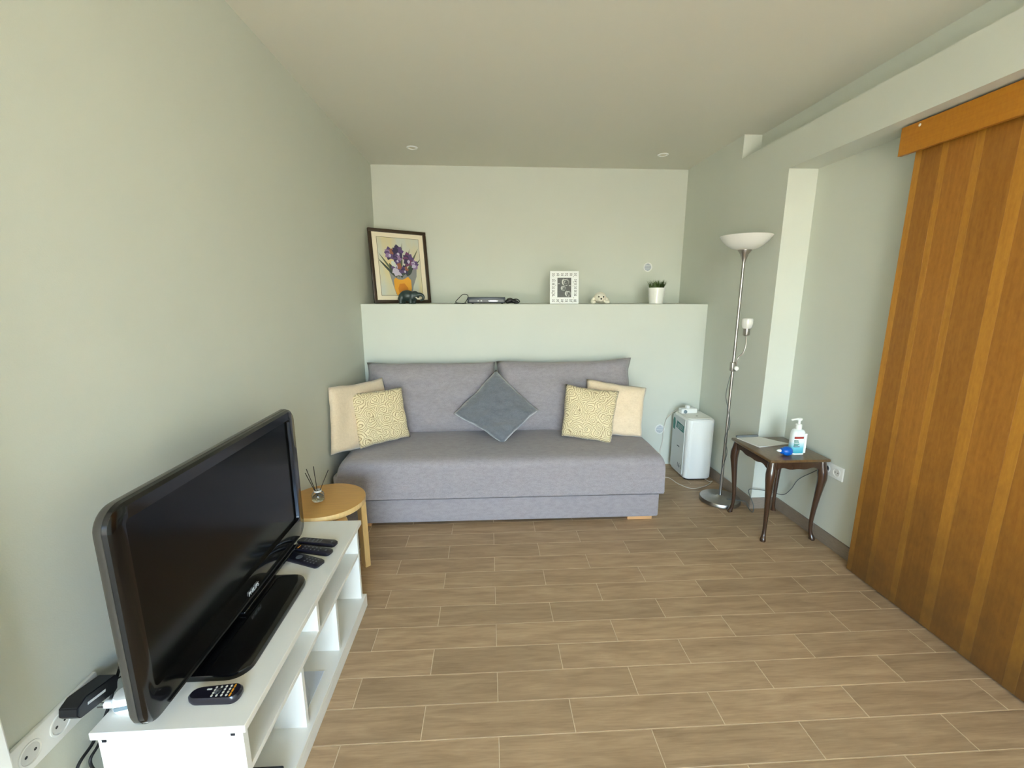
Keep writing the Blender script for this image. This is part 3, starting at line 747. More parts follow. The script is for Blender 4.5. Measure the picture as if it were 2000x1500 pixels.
b = B(); lathe(b, [(.0155, .044), (.0175, .045), (.0175, .053), (.0155, .054)], DC, 24, cap=False); obj('collar', b, M['white_plastic'], D_, True)
for px, py in ((596, 924), (598, 916), (612, 911), (641, 918)):
    tip = ony(px, py, DC.y + random.uniform(-.02, .02)); base = DC + Vector(((DC.x - tip.x) * .12, random.uniform(-.008, .008), .010))
    b = B(); sweep(b, [base, tip], .0017, 7); obj('reed', b, M['reed'], D_)

# ------------------------------------------------------------------ ledge: painting
BL_, BR_ = Vector((-.925, 3.685, ZW + .001)), Vector((-.505, 3.955, ZW + .001))
xa = (BR_ - BL_).normalized(); nb = Vector((xa.y, -xa.x, 0))
HP = .600; lean = math.radians(7.0)
ya_ = (Vector((0, 0, 1)) * math.cos(lean) - nb * math.sin(lean)).normalized(); na = xa.cross(ya_)
if na.dot(CAM - BL_) < 0: na = -na
WP = (BR_ - BL_).length
PF = thing('framed_painting', (BL_ + BR_) / 2, 'dark-framed painting of purple irises in a yellow vase leaning in the corner', 'painting')
def PM(off=0): return frame_m(BL_ + na * off, xa, ya_, na)
fw_ = .026
for (x0, x1, y0, y1) in ((0, WP, 0, fw_), (0, WP, HP - fw_, HP), (0, fw_, fw_, HP - fw_), (WP - fw_, WP, fw_, HP - fw_)):
    b = B(); box(b, x0, x1, y0, y1, 0, .024, .003, 2, M4=PM()); obj('frame_bar', b, M['frame_dark'], PF, True)
b = B(); box(b, fw_ - .002, WP - fw_ + .002, fw_ - .002, HP - fw_ + .002, .006, .010, M4=PM()); obj('mat_board', b, M['mat_board'], PF)
mx_ = fw_ + .043; CWp, CHp = WP - 2 * mx_, HP - 2 * mx_ + .008
b = B(); box(b, mx_ - .003, WP - mx_ + .003, mx_ - .007, HP - mx_ + .007, .0101, .0106, M4=PM()); obj('inner_line', b, M['line_dark'], PF)
def canvas_mat():
    mt = bpy.data.materials.new('painted_background'); mt.use_nodes = True
    t = mt.node_tree; bs = t.nodes['Principled BSDF']; bs.inputs['Roughness'].default_value = .6; L = t.links.new
    tc = t.nodes.new('ShaderNodeTexCoord'); n = t.nodes.new('ShaderNodeTexNoise'); n.inputs['Scale'].default_value = 6; n.inputs['Detail'].default_value = 4
    mp = t.nodes.new('ShaderNodeMapping'); mp.inputs['Scale'].default_value = (1, 1, .4); L(tc.outputs['Object'], mp.inputs[0]); L(mp.outputs[0], n.inputs['Vector'])
    cr = t.nodes.new('ShaderNodeValToRGB'); e = cr.color_ramp.elements
    e[0].position = .35; e[0].color = srgb(222, 206, 150); e[1].position = .62; e[1].color = srgb(204, 208, 196)
    L(n.outputs[0], cr.inputs[0]); L(cr.outputs[0], bs.inputs['Base Color']); return mt
b = B(); box(b, mx_, WP - mx_, mx_ - .004, HP - mx_ + .004, .0107, .0112, M4=PM()); CV = obj('canvas', b, canvas_mat(), PF)
pc = {k: mat('paint_' + k, srgb(*v), .6) for k, v in dict(shade=(140, 142, 142), leaf=(92, 102, 78), leafd=(62, 74, 66), violet=(96, 76, 122), deep=(62, 54, 88), mauve=(150, 124, 166), lilac=(196, 190, 214), plum=(112, 66, 104), rust=(150, 96, 74), vase=(230, 166, 54), vased=(204, 128, 34), pale=(206, 214, 206)).items()}
layer = [0]
CX0, CY0 = mx_, mx_ - .004
CWd, CHd = WP - 2 * mx_, HP - 2 * mx_ + .008
def paint(name, pts, key):
    layer[0] += 1
    b = B(); q = PM(.0113 + layer[0] * .00004)
    f = b.faces.new([b.verts.new(q @ Vector((CX0 + min(1, max(0, x)) * CWd, CY0 + min(1, max(0, y)) * CHd, 0))) for x, y in pts])
    return obj(name, b, pc[key], CV)
def petal(name, x, y, L_, W2, ang, key, n=9):
    ca, sa = math.cos(math.radians(ang)), math.sin(math.radians(ang)); pts = []
    for s in (1, -1):
        rng = range(n + 1) if s == 1 else range(n - 1, 0, -1)
        for k in rng:
            t = k / n; wv = W2 * math.sin(math.pi * t ** .75) * s; lx = L_ * t
            pts.append((x + (lx * ca - wv * sa), y + (lx * sa + wv * ca) * CWd / CHd))
    return paint(name, pts, key)
paint('painted_shadow', [(.34, .02), (.28, .20), (.22, .40), (.27, .52), (.40, .46), (.60, .40), (.78, .46), (.90, .50), (.88, .34), (.78, .16), (.74, .02)], 'shade')
for x, y, L_, W2, a, k in ((.45, .30, .78, .026, 94, 'leafd'), (.50, .32, .80, .024, 84, 'leaf'), (.55, .32, .70, .024, 72, 'leafd'), (.60, .34, .76, .026, 60, 'leaf'), (.62, .34, .62, .020, 46, 'leafd'), (.40, .30, .62, .028, 134, 'leafd'), (.38, .34, .64, .022, 126, 'leaf'), (.52, .3, .40, .05, 96, 'leafd'), (.40, .32, .36, .06, 118, 'leafd'), (.64, .34, .32, .06, 58, 'leafd')):
    petal('painted_leaf', x, y, L_, W2, a, k)
def iris(x, y, s, cols):
    for a, l, w_, c in ((100, 1, .40, cols[0]), (60, .85, .34, cols[1]), (140, .85, .34, cols[2]), (15, .8, .30, cols[1]), (165, .8, .30, cols[0]), (250, .9, .38, cols[3]), (300, .85, .34, cols[0]), (215, .8, .32, cols[2]), (270, .5, .18, 'lilac')):
        petal('painted_petal', x, y, l * s, w_ * s, a, c)
iris(.27, .72, .17, ('violet', 'rust', 'mauve', 'deep'))
iris(.47, .75, .19, ('deep', 'violet', 'deep', 'violet'))
iris(.44, .62, .15, ('violet', 'mauve', 'deep', 'deep'))
iris(.71, .63, .19, ('plum', 'violet', 'deep', 'plum'))
iris(.42, .46, .20, ('violet', 'rust', 'lilac', 'lilac'))
iris(.60, .44, .13, ('deep', 'rust', 'violet', 'leafd'))
iris(.86, .54, .13, ('mauve', 'violet', 'lilac', 'mauve'))
petal('painted_petal', .30, .60, .18, .05, 300, 'pale'); petal('painted_petal', .36, .42, .2, .04, 330, 'lilac')
paint('painted_vase', [(.36, .0), (.31, .12), (.31, .27), (.36, .31), (.42, .28), (.52, .275), (.60, .30), (.66, .33), (.73, .27), (.73, .12), (.68, .0)], 'vase')
paint('painted_vase_shade', [(.42, .0), (.40, .12), (.44, .20), (.56, .21), (.64, .13), (.63, .0)], 'vased')

# elephant figurine
EY = 3.585; ec = ony(803, 590, EY); ez = ZW + .001
E_ = thing('elephant_figurine', (ec.x, EY, ez), 'dark green elephant figurine in front of the flower painting', 'figurine')
X_ = lambda px: ony(px, 590, EY).x
z_ = lambda py: ony(800, py, EY).z
ells = [('e', (X_(796), EY, ez + .062), (.062, .042, .044)), ('e', (X_(811), EY - .004, ez + .064), (.036, .034, .036)), ('e', (X_(786), EY, ez + .048), (.030, .036, .040)),
        ('t', [(X_(813), EY - .01, ez + .062), (X_(819), EY - .012, ez + .072), (X_(825), EY - .012, ez + .068), (X_(828), EY - .012, ez + .050), (X_(826), EY - .012, ez + .030), (X_(821), EY - .012, ez + .026)], [.022, .017, .013, .011, .009, .008]),
        ('e', (X_(806), EY - .034, ez + .058), (.020, .007, .026)), ('e', (X_(806), EY + .034, ez + .058), (.020, .007, .026))]
for px, dy in ((784, -.02), (788, .02), (803, -.02), (808, .02)):
    ells.append(('t', [(X_(px), EY + dy, ez + .045), (X_(px), EY + dy, ez + .02), (X_(px), EY + dy, ez)], [.019, .016, .016]))
ells.append(('t', [(X_(781), EY, ez + .06), (X_(778), EY, ez + .04), (X_(779), EY, ez + .025)], [.006, .005, .005]))
blob('body', ells, .0045, M['elephant'], E_, 4)
for s in (-1,):
    b = B(); sweep(b, cr_spline([(X_(814), EY - .030, ez + .050), (X_(818), EY - .036, ez + .040), (X_(823), EY - .034, ez + .042)], 5), [.005] * 6 + [.004] * 4 + [.002], 8); obj('tusk', b, M['puppy'], E_)

# set-top box with its cable and a coiled lead
ZB = ZW + .001
sx0, sx1 = ony(913, 590, 3.60).x, ony(987, 590, 3.60).x
G_ = thing('set_top_box', ((sx0 + sx1) / 2, 3.66, ZB), 'flat dark blue-grey set-top box on the ledge', 'set-top box')
b = B(); box(b, sx0, sx1, 3.60, 3.76, ZB + .005, ZB + .052, .005, 3); obj('body', b, M['stb'], G_, True)
for k in (.04, .28):
    for yy in (3.62, 3.73):
        b = B(); lathe(b, [(.007, 0), (.008, .0052)], (sx0 + k, yy, ZB), 12); obj('foot', b, M['black_plastic'], G_)
b = B(); box(b, sx0 + .012, sx1 - .012, 3.5985, 3.6005, ZB + .010, ZB + .034, .001); fp = obj('front_panel', b, M['black_plastic'], G_)
for px in (934, 940):
    x = ony(px, 585, 3.598).x; b = B(); box(b, x - .006, x + .006, 3.5972, 3.5986, ZB + .018, ZB + .027); obj('indicator', b, M['print_white'], fp)
x0, x1 = ony(953, 585, 3.598).x, ony(973, 585, 3.598).x
b = B(); prism(b, [(0, 0), (.02, .005), (x1 - x0 - .02, .005), (x1 - x0, 0), (x1 - x0 - .02, -.005), (.02, -.005)], .0012, frame_m((x0, 3.5985, ZB + .022), (1, 0, 0), (0, 0, 1), (0, -1, 0))); obj('silver_badge', b, M['silver'], fp)
xx = lambda px: ony(px, 590, 3.60).x
cable('black_cable', [(xx(888), 3.58, ZB + .004), (xx(900), 3.575, ZB + .004), (xx(908), 3.59, ZB + .006), (xx(914), 3.64, ZB + .06), (xx(905), 3.66, ZB + .075), (xx(896), 3.64, ZB + .045), (xx(890), 3.60, ZB + .012), (xx(899), 3.57, ZB + .004), (xx(911), 3.58, ZB + .004)], .0028, M['cable_black'], 'thin black cable looping at the set-top box on the ledge')
C_ = thing('gadget', (xx(1000), 3.60, ZB), 'small black gadget with curled lead next to the set-top box', 'gadget')
blob('body', [('e', (xx(996), 3.60, ZB + .026), (.030, .028, .022)), ('e', (xx(991), 3.60, ZB + .016), (.022, .026, .015)), ('e', (xx(1003), 3.60, ZB + .020), (.030, .022, .016)), ('e', (xx(1008), 3.59, ZB + .014), (.020, .018, .013))], .004, M['black_plastic'], C_, 3)
cable('curled_lead', [(xx(1001), 3.575, ZB + .034), (xx(1009), 3.565, ZB + .036), (xx(1014), 3.56, ZB + .020), (xx(1011), 3.56, ZB + .006), (xx(1003), 3.56, ZB + .005)], .004, M['cable_black'], '', C_)

# white ornate photo frame
f0, f1 = ony(1074, 593, 3.535).x, ony(1130, 593, 3.535).x
PW, PH_ = f1 - f0, .257
R_ = thing('photo_frame', ((f0 + f1) / 2, 3.55, ZB), 'white fretwork photo frame with a grey rose print', 'photo frame')
pm = frame_m((f0, 3.535, ZB), (1, 0, 0), (0, math.sin(math.radians(6)), math.cos(math.radians(6))), (0, -math.cos(math.radians(6)), math.sin(math.radians(6))))
fb = .060
for (x0, x1, y0, y1) in ((0, PW, 0, .052), (0, PW, PH_ - .052, PH_), (0, fb, .052, PH_ - .052), (PW - fb, PW, .052, PH_ - .052)):
    b = B(); box(b, x0, x1, y0, y1, -.012, 0, .001, 1, M4=pm); obj('frame_bar', b, M['white_plastic'], R_)
b = B()
def leaf(bm, x, y, l, w_, a):
    ca, sa = math.cos(a), math.sin(a); pts = []
    for s, rg in ((1, range(0, 7)), (-1, range(5, 0, -1))):
        for k in rg:
            t = k / 6; lx = l * (t - .5); wy = s * w_ * math.sin(math.pi * t)
            pts.append((x + lx * ca - wy * sa, y + lx * sa + wy * ca))
    prism(bm, pts, .0006, pm @ Matrix.Translation((0, 0, -.0001)))
rnd = random.Random(3)
def motif(x, y, s):
    for a in (45, 135, 225, 315): leaf(b, x + s * .8 * math.cos(math.radians(a)), y + s * .8 * math.sin(math.radians(a)), s * 1.1, s * .34, math.radians(a))
for yy in (.075, .103, .131, .159, .187):
    for xx_ in (.027, PW - .027): motif(xx_, yy - .003, .0095)
for k in range(6):
    for yy in (.026, PH_ - .026): motif(.028 + k * (PW - .056) / 5, yy, .0095)
for i in range(34):
    side_ = i % 4; t = rnd.random()
    x, y = ((.012 + .036 * rnd.random(), .02 + t * (PH_ - .04)), (PW - .012 - .036 * rnd.random(), .02 + t * (PH_ - .04)), (.02 + t * (PW - .04), .010 + .034 * rnd.random()), (.02 + t * (PW - .04), PH_ - .010 - .034 * rnd.random()))[side_]
    leaf(b, x, y, .010, .0018, rnd.random() * 6)
o = obj('fretwork', b, M['fretdark'], R_); o['kind'] = 'stuff'
b = B(); box(b, fb - .002, PW - fb + .002, .050, PH_ - .050, -.010, -.004, M4=pm); pr = obj('print', b, mat('grey_photo_ground', srgb(84, 86, 82), .35, noise=.2, nscale=60), R_)
gm = {k: mat('photo_' + k, srgb(*c), .4) for k, c in dict(light=(206, 208, 200), midtone=(140, 142, 136), dark=(60, 62, 60)).items()}
iw, ih = PW - 2 * fb, PH_ - .104
lay = [0]
def ring_arc(cx, cy, r, wd, a0, a1, key):
    lay[0] += 1; q = pm @ Matrix.Translation((fb, .052, -.0039 + lay[0] * .00003)); bb_ = B(); pts = []
    n = 10
    for k in range(n + 1):
        a = math.radians(a0 + (a1 - a0) * k / n); pts.append((cx + r * math.cos(a), cy + r * math.sin(a)))
    for k in range(n, -1, -1):
        a = math.radians(a0 + (a1 - a0) * k / n); rr_ = r - wd * math.sin(math.pi * k / n) - .0004; pts.append((cx + rr_ * math.cos(a), cy + rr_ * math.sin(a)))
    vs = [bb_.verts.new(q @ Vector((min(iw, max(0, x)), min(ih, max(0, y)), 0))) for x, y in pts]
    for k in range(n): bb_.faces.new((vs[k], vs[k + 1], vs[2 * n - k], vs[2 * n + 1 - k]))
    obj('printed_petal', bb_, gm[key], pr)
for cx, cy, r in ((.065, .120, .030), (.048, .072, .020), (.085, .030, .024)):
    ring_arc(cx, cy, r, .012, 110, 260, 'light'); ring_arc(cx, cy, r, .008, -50, 80, 'midtone'); ring_arc(cx, cy, r * .75, .006, 20, 170, 'light'); ring_arc(cx, cy, r * .55, .005, 190, 350, 'midtone'); ring_arc(cx, cy, r * .35, .005, 60, 240, 'light'); ring_arc(cx, cy, r, .006, 265, 310, 'light')
for cx, cy in ((.012, .10), (.10, .085)): ring_arc(cx, cy, .010, .006, 20, 160, 'light')
b = B(); prism(b, [(.09, .004), (.13, .004), (.13, .20), (.09, .20)], .003, pm @ Matrix.Translation((0, 0, -.0145)) ); o = obj('easel_back', b, M['hole'], R_)

# puppy figurine
py_ = 3.575; pxx = lambda px: ony(px, 588, py_).x
U = thing('puppy_figurine', (pxx(1171), py_, ZB), 'small cream puppy figurine lying next to the photo frame', 'figurine')
hc = Vector((pxx(1171), py_ - .01, ZB + .052))
blob('body', [('e', hc, (.048, .044, .043)), ('e', (pxx(1178), py_ + .04, ZB + .030), (.06, .055, .030)), ('e', (pxx(1157), py_ - .03, ZB + .014), (.022, .026, .014)), ('e', (pxx(1184), py_ - .03, ZB + .016), (.024, .024, .016)), ('e', hc + Vector((-.004, -.036, -.018)), (.024, .020, .018))], .004, M['puppy'], U, 4)
for s, dx in ((-1, -.054), (1, .058)):
    blob('ear', [('e', hc + Vector((dx, .006, -.020)), (.014, .016, .026), Matrix.Rotation(-s * .45, 3, 'Y'))], .004, M['puppy'], U, 2)
for p, r in (((-.020, -.043, .004), .0062), ((.018, -.043, .003), .0058), ((-.004, -.058, -.012), .0070)):
    b = B(); bmesh.ops.create_uvsphere(b, u_segments=12, v_segments=8, radius=r, matrix=Matrix.Translation(hc + Vector(p))); obj('nose' if r == .0070 else 'eye', b, M['eye'], U, 'all')

# potted grass
gc = Vector((ony(1281, 590, 3.575).x, 3.575, ZB))
H_ = thing('potted_grass', gc, 'small white pot of artificial grass on the ledge', 'plant')
b = B(); lathe(b, [(.052, 0), (.055, .002), (.066, .120), (.066, .128), (.062, .128), (.060, .112), (.05, .112)], gc, 40, cap=False); b.faces.new(list(b.verts)[:40][::-1]); obj('pot', b, M['pot'], H_, True)
b = B(); lathe(b, [(.0005, .1115), (.0605, .1115), (.0605, .114), (.0005, .114)], gc, 24); obj('soil', b, M['soil'], H_)
b = B()
for k in range(260):
    a = random.random() * 6.283; r = .056 * math.sqrt(random.random()); p = gc + Vector((r * math.cos(a), r * math.sin(a), .112))
    out = Vector((math.cos(a), math.sin(a), 0)) * (r / .056 * random.uniform(.01, .045)); h = random.uniform(.045, .085)
    tip = p + out + Vector((random.uniform(-.01, .01), random.uniform(-.01, .01), h)); sd_ = Vector((-math.sin(a + .6), math.cos(a + .6), 0)) * .0022
    md_ = p + out * .3 + Vector((0, 0, h * .55))
    v = [b.verts.new(q) for q in (p - sd_, p + sd_, md_ + sd_ * .8, md_ - sd_ * .8, tip)]
    b.faces.new((v[0], v[1], v[2], v[3])); b.faces.new((v[3], v[2], v[4]))
o = obj('grass_blades', b, M['grass'], H_); o['kind'] = 'stuff'

# ------------------------------------------------------------------ dehumidifier
dx0, dx1, dy0, dy1, dz = 1.518, 1.735, 3.132, 3.415, .488
N_ = thing('dehumidifier', ((dx0 + dx1) / 2, 3.27, 0), 'white box-shaped dehumidifier standing in the corner by the sofa', 'dehumidifier')
cx_, cy_ = (dx0 + dx1) / 2, (dy0 + dy1) / 2
def dr(z, ins, bow=0):
    pts = []
    for p, q in rrect(dx1 - dx0 - ins, dy1 - dy0 - ins, .040, 8):
        f = .004 * (1 - (p / ((dx1 - dx0) / 2)) ** 2) if q < 0 else 0
        pts.append((cx_ + p, cy_ + q - f * 0, z))
    return pts
b = B(); loft(b, [dr(.012, .012), dr(.02, .002), dr(dz - .02, 0), dr(dz - .006, .004), dr(dz, .016)]); obj('body', b, M['white_plastic'], N_, True)
b = B(); loft(b, [[(cx_ + p * .9, cy_ + .008 + q * .86, z) for p, q in rrect(dx1 - dx0, dy1 - dy0, .04, 6)] for z in (dz + .0005, dz + .004)]); obj('top_panel', b, M['white_lam'], N_, True)
b = B(); box(b, dx0 - .003, dx0 + .004, dy0 + .05, dy1 - .012, .03, dz - .015, .002); obj('side_panel', b, mat('pale_grey_panel', srgb(214, 220, 220), .35), N_)
b = B(); loft(b, [[(cx_ + p, cy_ + q, z) for p, q in rrect(dx1 - dx0 - .03, dy1 - dy0 - .03, .03, 5)] for z in (0, .0125)]); obj('plinth', b, M['black_plastic'], N_)
sm = lambda y, z: frame_m((dx0 - .0034, y, z), (0, -1, 0), (0, 0, 1), (-1, 0, 0))
def sp(px, py): p = onx(px, py, dx0 - .003); return p.y, p.z
ya, za = sp(1314, 832)
b = B(); prism(b, [(-.03, -.045), (.004, -.050), (.010, .010), (.0, .045), (-.022, .050), (-.034, .02)], .0008, sm(3.36, .40)); obj('sticker', b, M['teal'], N_)
b = B(); prism(b, [(-.075, -.022), (.062, -.034), (.062, .020), (-.060, .034)], .0009, sm(3.26, .400)); st = obj('sticker', b, M['teal'], N_)
for k in range(4):
    b = B(); box(b, -.05, .045, -.018 + k * .010 - .0016, -.018 + k * .010 + .0016, .0009, .0013, M4=sm(3.26, .402)); obj('sticker_line', b, M['print_white'], st)
b = B(); box(b, -.022, .022, -.004, .004, 0, .0006, M4=sm(3.275, .236)); obj('brand_mark', b, M['print_grey'], N_)
put_text('capacity_mark', '16 l', .052, sm(3.235, .085), M['print_grey'], N_)
b = B(); box(b, dx0 + .018, dx0 + .0205, dy0 + .0125, dy0 + .016, .07, .16); obj('tank_window', b, M['print_grey'], N_)
b = B(); prism(b, rrect(.016, .010, .004, 3), .001, frame_m((1.63, 3.24, dz + .0035), (1, 0, 0), (0, 1, 0), (0, 0, 1))); obj('button', b, M['hole'], N_)
# white power strip with plugs on top
O_ = thing('power_strip', (1.59, 3.33, dz + .004), 'white multi-plug power strip lying on the dehumidifier', 'power strip')
fm = frame_m((1.600, 3.335, dz + .0045), (.97, .10, 0), (-.10, .97, 0), (0, 0, 1))
b = B(); box(b, -.068, .068, -.028, .028, 0, .040, .009, 3, M4=fm); obj('body', b, M['white_plastic'], O_, True)
for xk in (-.045, -.005, .038):
    b = B(); lathe(b, [(.019, .0395), (.021, .041), (.016, .0412), (.015, .0385), (.001, .0385)], fm @ Vector((xk, 0, 0)), 20, cap=False); obj('outlet', b, M['socket_shade'], O_, True)
b = B(); lathe(b, [(.018, .0405), (.019, .043), (.019, .056), (.014, .062), (.001, .063)], fm @ Vector((-.005, 0, 0)), 20, cap=False); obj('plug', b, M['white_plastic'], O_, True)
b = B(); lathe(b, [(.014, 0), (.014, .006), (.010, .008), (.001, .008)], fm @ Vector((-.038, -.0275, .018)), 16, rot=Matrix.Rotation(math.pi / 2, 3, 'X'), cap=False); obj('switch', b, M['bluegrey'], O_, True)
cable('white_cable', [(1.535, 3.340, dz + .02), (1.508, 3.36, dz + .018), (1.495, 3.44, .44), ony(1301, 820, 3.478), ony(1296, 838, 3.478), ony(1294, 860, 3.478), (1.455, 3.478, .12), (1.46, 3.475, .004)], .003, M['cable_white'], 'pale cable running down the wall past the round vent')
cable('white_cable', [(1.17, 3.12, .004), onz(1300, 932, .004), onz(1325, 945, .004), onz(1352, 954, .004), onz(1378, 949, .004), onz(1391, 940, .004), (1.70, 3.10, .0045), (1.69, 3.17, .0045)], .003, M['cable_white'], 'pale cable curving over the floor before the dehumidifier')

# ------------------------------------------------------------------ floor lamp
LX, LY = 1.618, 2.785
Lm = thing('floor_lamp', (LX, LY, 0), 'steel uplighter floor lamp with white bowl and small reading arm', 'lamp')
lc = (LX, LY, 0)
b = B(); lathe(b, [(.128, .0008), (.133, .004), (.133, .024), (.129, .029), (.10, .031), (.03, .034), (.018, .040), (.014, .046)], lc, 56); obj('base', b, M['steel'], Lm, True)
b = B(); sweep(b, [(LX, LY, .04), (LX, LY, .6), (LX, LY, 1.2), (LX, LY, 1.66)], .0095, 16)
for z in (.33, .94, 1.28): lathe(b, [(.0096, z - .004), (.0108, z - .003), (.0108, z + .003), (.0096, z + .004)], lc, 16, cap=False)
obj('pole', b, M['steel'], Lm, True)
b = B(); lathe(b, [(.010, 1.62), (.013, 1.635), (.024, 1.672), (.040, 1.696), (.040, 1.700), (.001, 1.700)], lc, 32, cap=False); obj('shade_cone', b, M['steel'], Lm, True)
b = B(); lathe(b, [(.042, 1.6985), (.072, 1.706), (.105, 1.726), (.132, 1.752), (.152, 1.782), (.150, 1.784), (.128, 1.756), (.102, 1.731), (.07, 1.711), (.001, 1.702)], lc, 48, cap=False); obj('bowl_shade', b, M['opal'], Lm, True)
b = B(); lathe(b, [(.012, 1.702), (.012, 1.74), (.024, 1.765), (.024, 1.785), (.012, 1.800), (.001, 1.802)], lc, 16, cap=False); obj('bulb', b, M['foil'], Lm, True)
ap = [ony(1437, 716, LY) + Vector((.006, -.012, 0)), ony(1441, 700, LY - .02), ony(1452, 688, LY - .02), ony(1457, 672, LY - .02), ony(1457, 655, LY - .02)]
ap[0] = Vector((LX + .012, LY - .012, ap[0].z))
b = B(); sweep(b, cr_spline(ap, 8), .0048, 10); obj('reading_arm', b, M['steel'], Lm, True)
sc_ = ap[-1]
b = B(); lathe(b, [(.006, -.004), (.018, .0), (.020, .006), (.020, .044), (.012, .046)], sc_, 24); obj('lamp_holder', b, M['steel'], Lm, True)
b = B(); lathe(b, [(.021, .044), (.029, .052), (.034, .075), (.034, .098), (.031, .108), (.020, .112), (.001, .113)], sc_, 28, cap=False); obj('reading_shade', b, M['opal'], Lm, True)
cz = ap[0].z
b = B(); box(b, LX - .017, LX + .016, LY - .018, LY + .016, cz - .030, cz + .030, .005, 2); obj('clamp', b, M['steel'], Lm, True)
b = B(); lathe(b, [(.013, 0), (.014, .003), (.014, .014), (.009, .018)], (LX + .008, LY - .018, cz - .008), 20, rot=Matrix.Rotation(math.pi / 2, 3, 'X')); obj('switch_knob', b, M['white_plastic'], Lm, True)
cable('pole_cord', [(LX - .012, LY - .010, cz - .03), (LX - .030, LY - .012, cz - .12), (LX - .034, LY - .01, cz - .20), (LX - .013, LY - .010, cz - .28), (LX + .012, LY - .012, .56), (LX - .013, LY - .010, .46), (LX + .012, LY - .012, .36), (LX - .013, LY - .010, .22), (LX - .012, LY - .012, .05)], .0022, M['cable_grey'], '', Lm)
cable('grey_cable', [(LX + .02, LY - .05, .036), (LX + .08, LY - .07, .036), (1.752, 2.70, .030), (1.750, 2.650, .004), (1.745, 2.60, .004), (1.752, 2.61, .05), ony(1462, 958, 2.63), ony(1478, 956, 2.635), ony(1492, 958, 2.64), ony(1510, 962, 2.642), onx(1530, 966, 1.930), onx(1545, 955, 1.93), onx(1560, 936, 1.93), onx(1590, 921, 1.93), onx(1608, 912, 1.925), (1.920, 2.275, .449)], .0025, M['cable_grey'], 'thin grey lamp cable trailing behind the side table to the socket', n=8)

# right wall double socket
K2 = thing('wall_socket', (XR2, 2.235, .447), 'white double wall socket behind the dark side table', 'socket')
b = B(); box(b, XR2 - .010, XR2, 2.158, 2.312, .408, .486, .003, 2); obj('plate', b, M['white_plastic'], K2, True)
rotm = Matrix.Rotation(-math.pi / 2, 3, 'Y')
for yy in (2.200, 2.272):
    c = Vector((XR2 - .0101, yy, .447))
    b = B(); lathe(b, [(.0195, 0), (.0215, .002), (.0245, .0018), (.025, 0)], c, 28, rot=rotm, cap=False); r_ = obj('outlet', b, M['white_plastic'], K2, True)
    b = B(); lathe(b, [(.0003, .0003), (.0195, .0003)], c, 24, rot=rotm, cap=False); obj('well', b, M['socket_shade'], r_)
    if yy == 2.200:
        for s in (-1, 1):
            b = B(); lathe(b, [(.0003, .0008), (.0032, .0008)], c + Vector((0, s * .0095, 0)), 12, rot=rotm, cap=False); obj('pin_hole', b, M['hole'], r_)
b = B(); lathe(b, [(.016, .001), (.017, .010), (.014, .022), (.006, .030)], (XR2 - .0105, 2.272, .447), 18, rot=rotm); o = tag(obj('lamp_plug', b, M['black_plastic'], None, True), 'black plug pushed into the double wall socket', 'plug')

# ------------------------------------------------------------------ dark side table with cabriole legs
tx0, tx1, ty0, ty1, tz = 1.575, 1.928, 2.238, 2.650, .510
Tt = thing('side_table', ((tx0 + tx1) / 2, (ty0 + ty1) / 2, 0), 'small dark wooden side table with curved cabriole legs', 'table')
b = B(); box(b, tx0, tx1, ty0, ty1, tz - .017, tz, .006, 3); obj('table_top', b, M['table_wood'], Tt, True)
ins = .024
def apron(p0, p1, nrm):
    p0, p1 = Vector(p0), Vector(p1); L_ = (p1 - p0).length; d_ = (p1 - p0).normalized(); pts = []
    n = 36
    for k in range(n + 1):
        t = k / n; dip = .036 + .012 * math.cos(2 * math.pi * t) ** 2 + .010 * (abs(2 * t - 1)) ** 3 + .005 * math.cos(6 * math.pi * t)
        pts.append((t * L_, -dip))
    pts += [(L_, 0), (0, 0)]
    b = B(); prism(b, pts, .014, frame_m(p0, d_, (0, 0, 1), d_.cross(Vector((0, 0, 1))))); obj('apron', b, M['table_leg'], Tt)
za = tz - .0172
apron((tx0 + ins, ty0 + ins + .006, za), (tx1 - ins, ty0 + ins + .006, za), None)
apron((tx0 + ins, ty1 - ins + .008, za), (tx1 - ins, ty1 - ins + .008, za), None)
apron((tx0 + ins - .008, ty0 + ins, za), (tx0 + ins - .008, ty1 - ins, za), None)
apron((tx1 - ins - .006, ty0 + ins, za), (tx1 - ins - .006, ty1 - ins, za), None)
for sx_, sy_ in ((-1, -1), (1, -1), (-1, 1), (1, 1)):
    cx_ = (tx0 + tx1) / 2 + sx_ * ((tx1 - tx0) / 2 - .030); cy_ = (ty0 + ty1) / 2 + sy_ * ((ty1 - ty0) / 2 - .030)
    d_ = Vector((sx_, sy_, 0)).normalized()
    prof = [(.000, za, .021), (.004, .455, .024), (.010, .42, .026), (.012, .385, .024), (.008, .34, .0205), (.001, .27, .0165), (-.006, .19, .0135), (-.010, .12, .0115), (-.009, .07, .0105), (-.004, .035, .0115), (.003, .014, .0155), (.004, .004, .0165), (.003, .0005, .014)]
    path = cr_spline([Vector((cx_, cy_, 0)) + d_ * o_ + Vector((0, 0, z)) for o_, z, r in prof], 4)
    rad = []
    for i in range(len(prof) - 1): rad += [prof[i][2] + (prof[i + 1][2] - prof[i][2]) * k / 4 for k in range(4)]
    rad.append(prof[-1][2])
    b = B(); sweep(b, path, rad, 14); obj('leg', b, M['table_leg'], Tt, True)

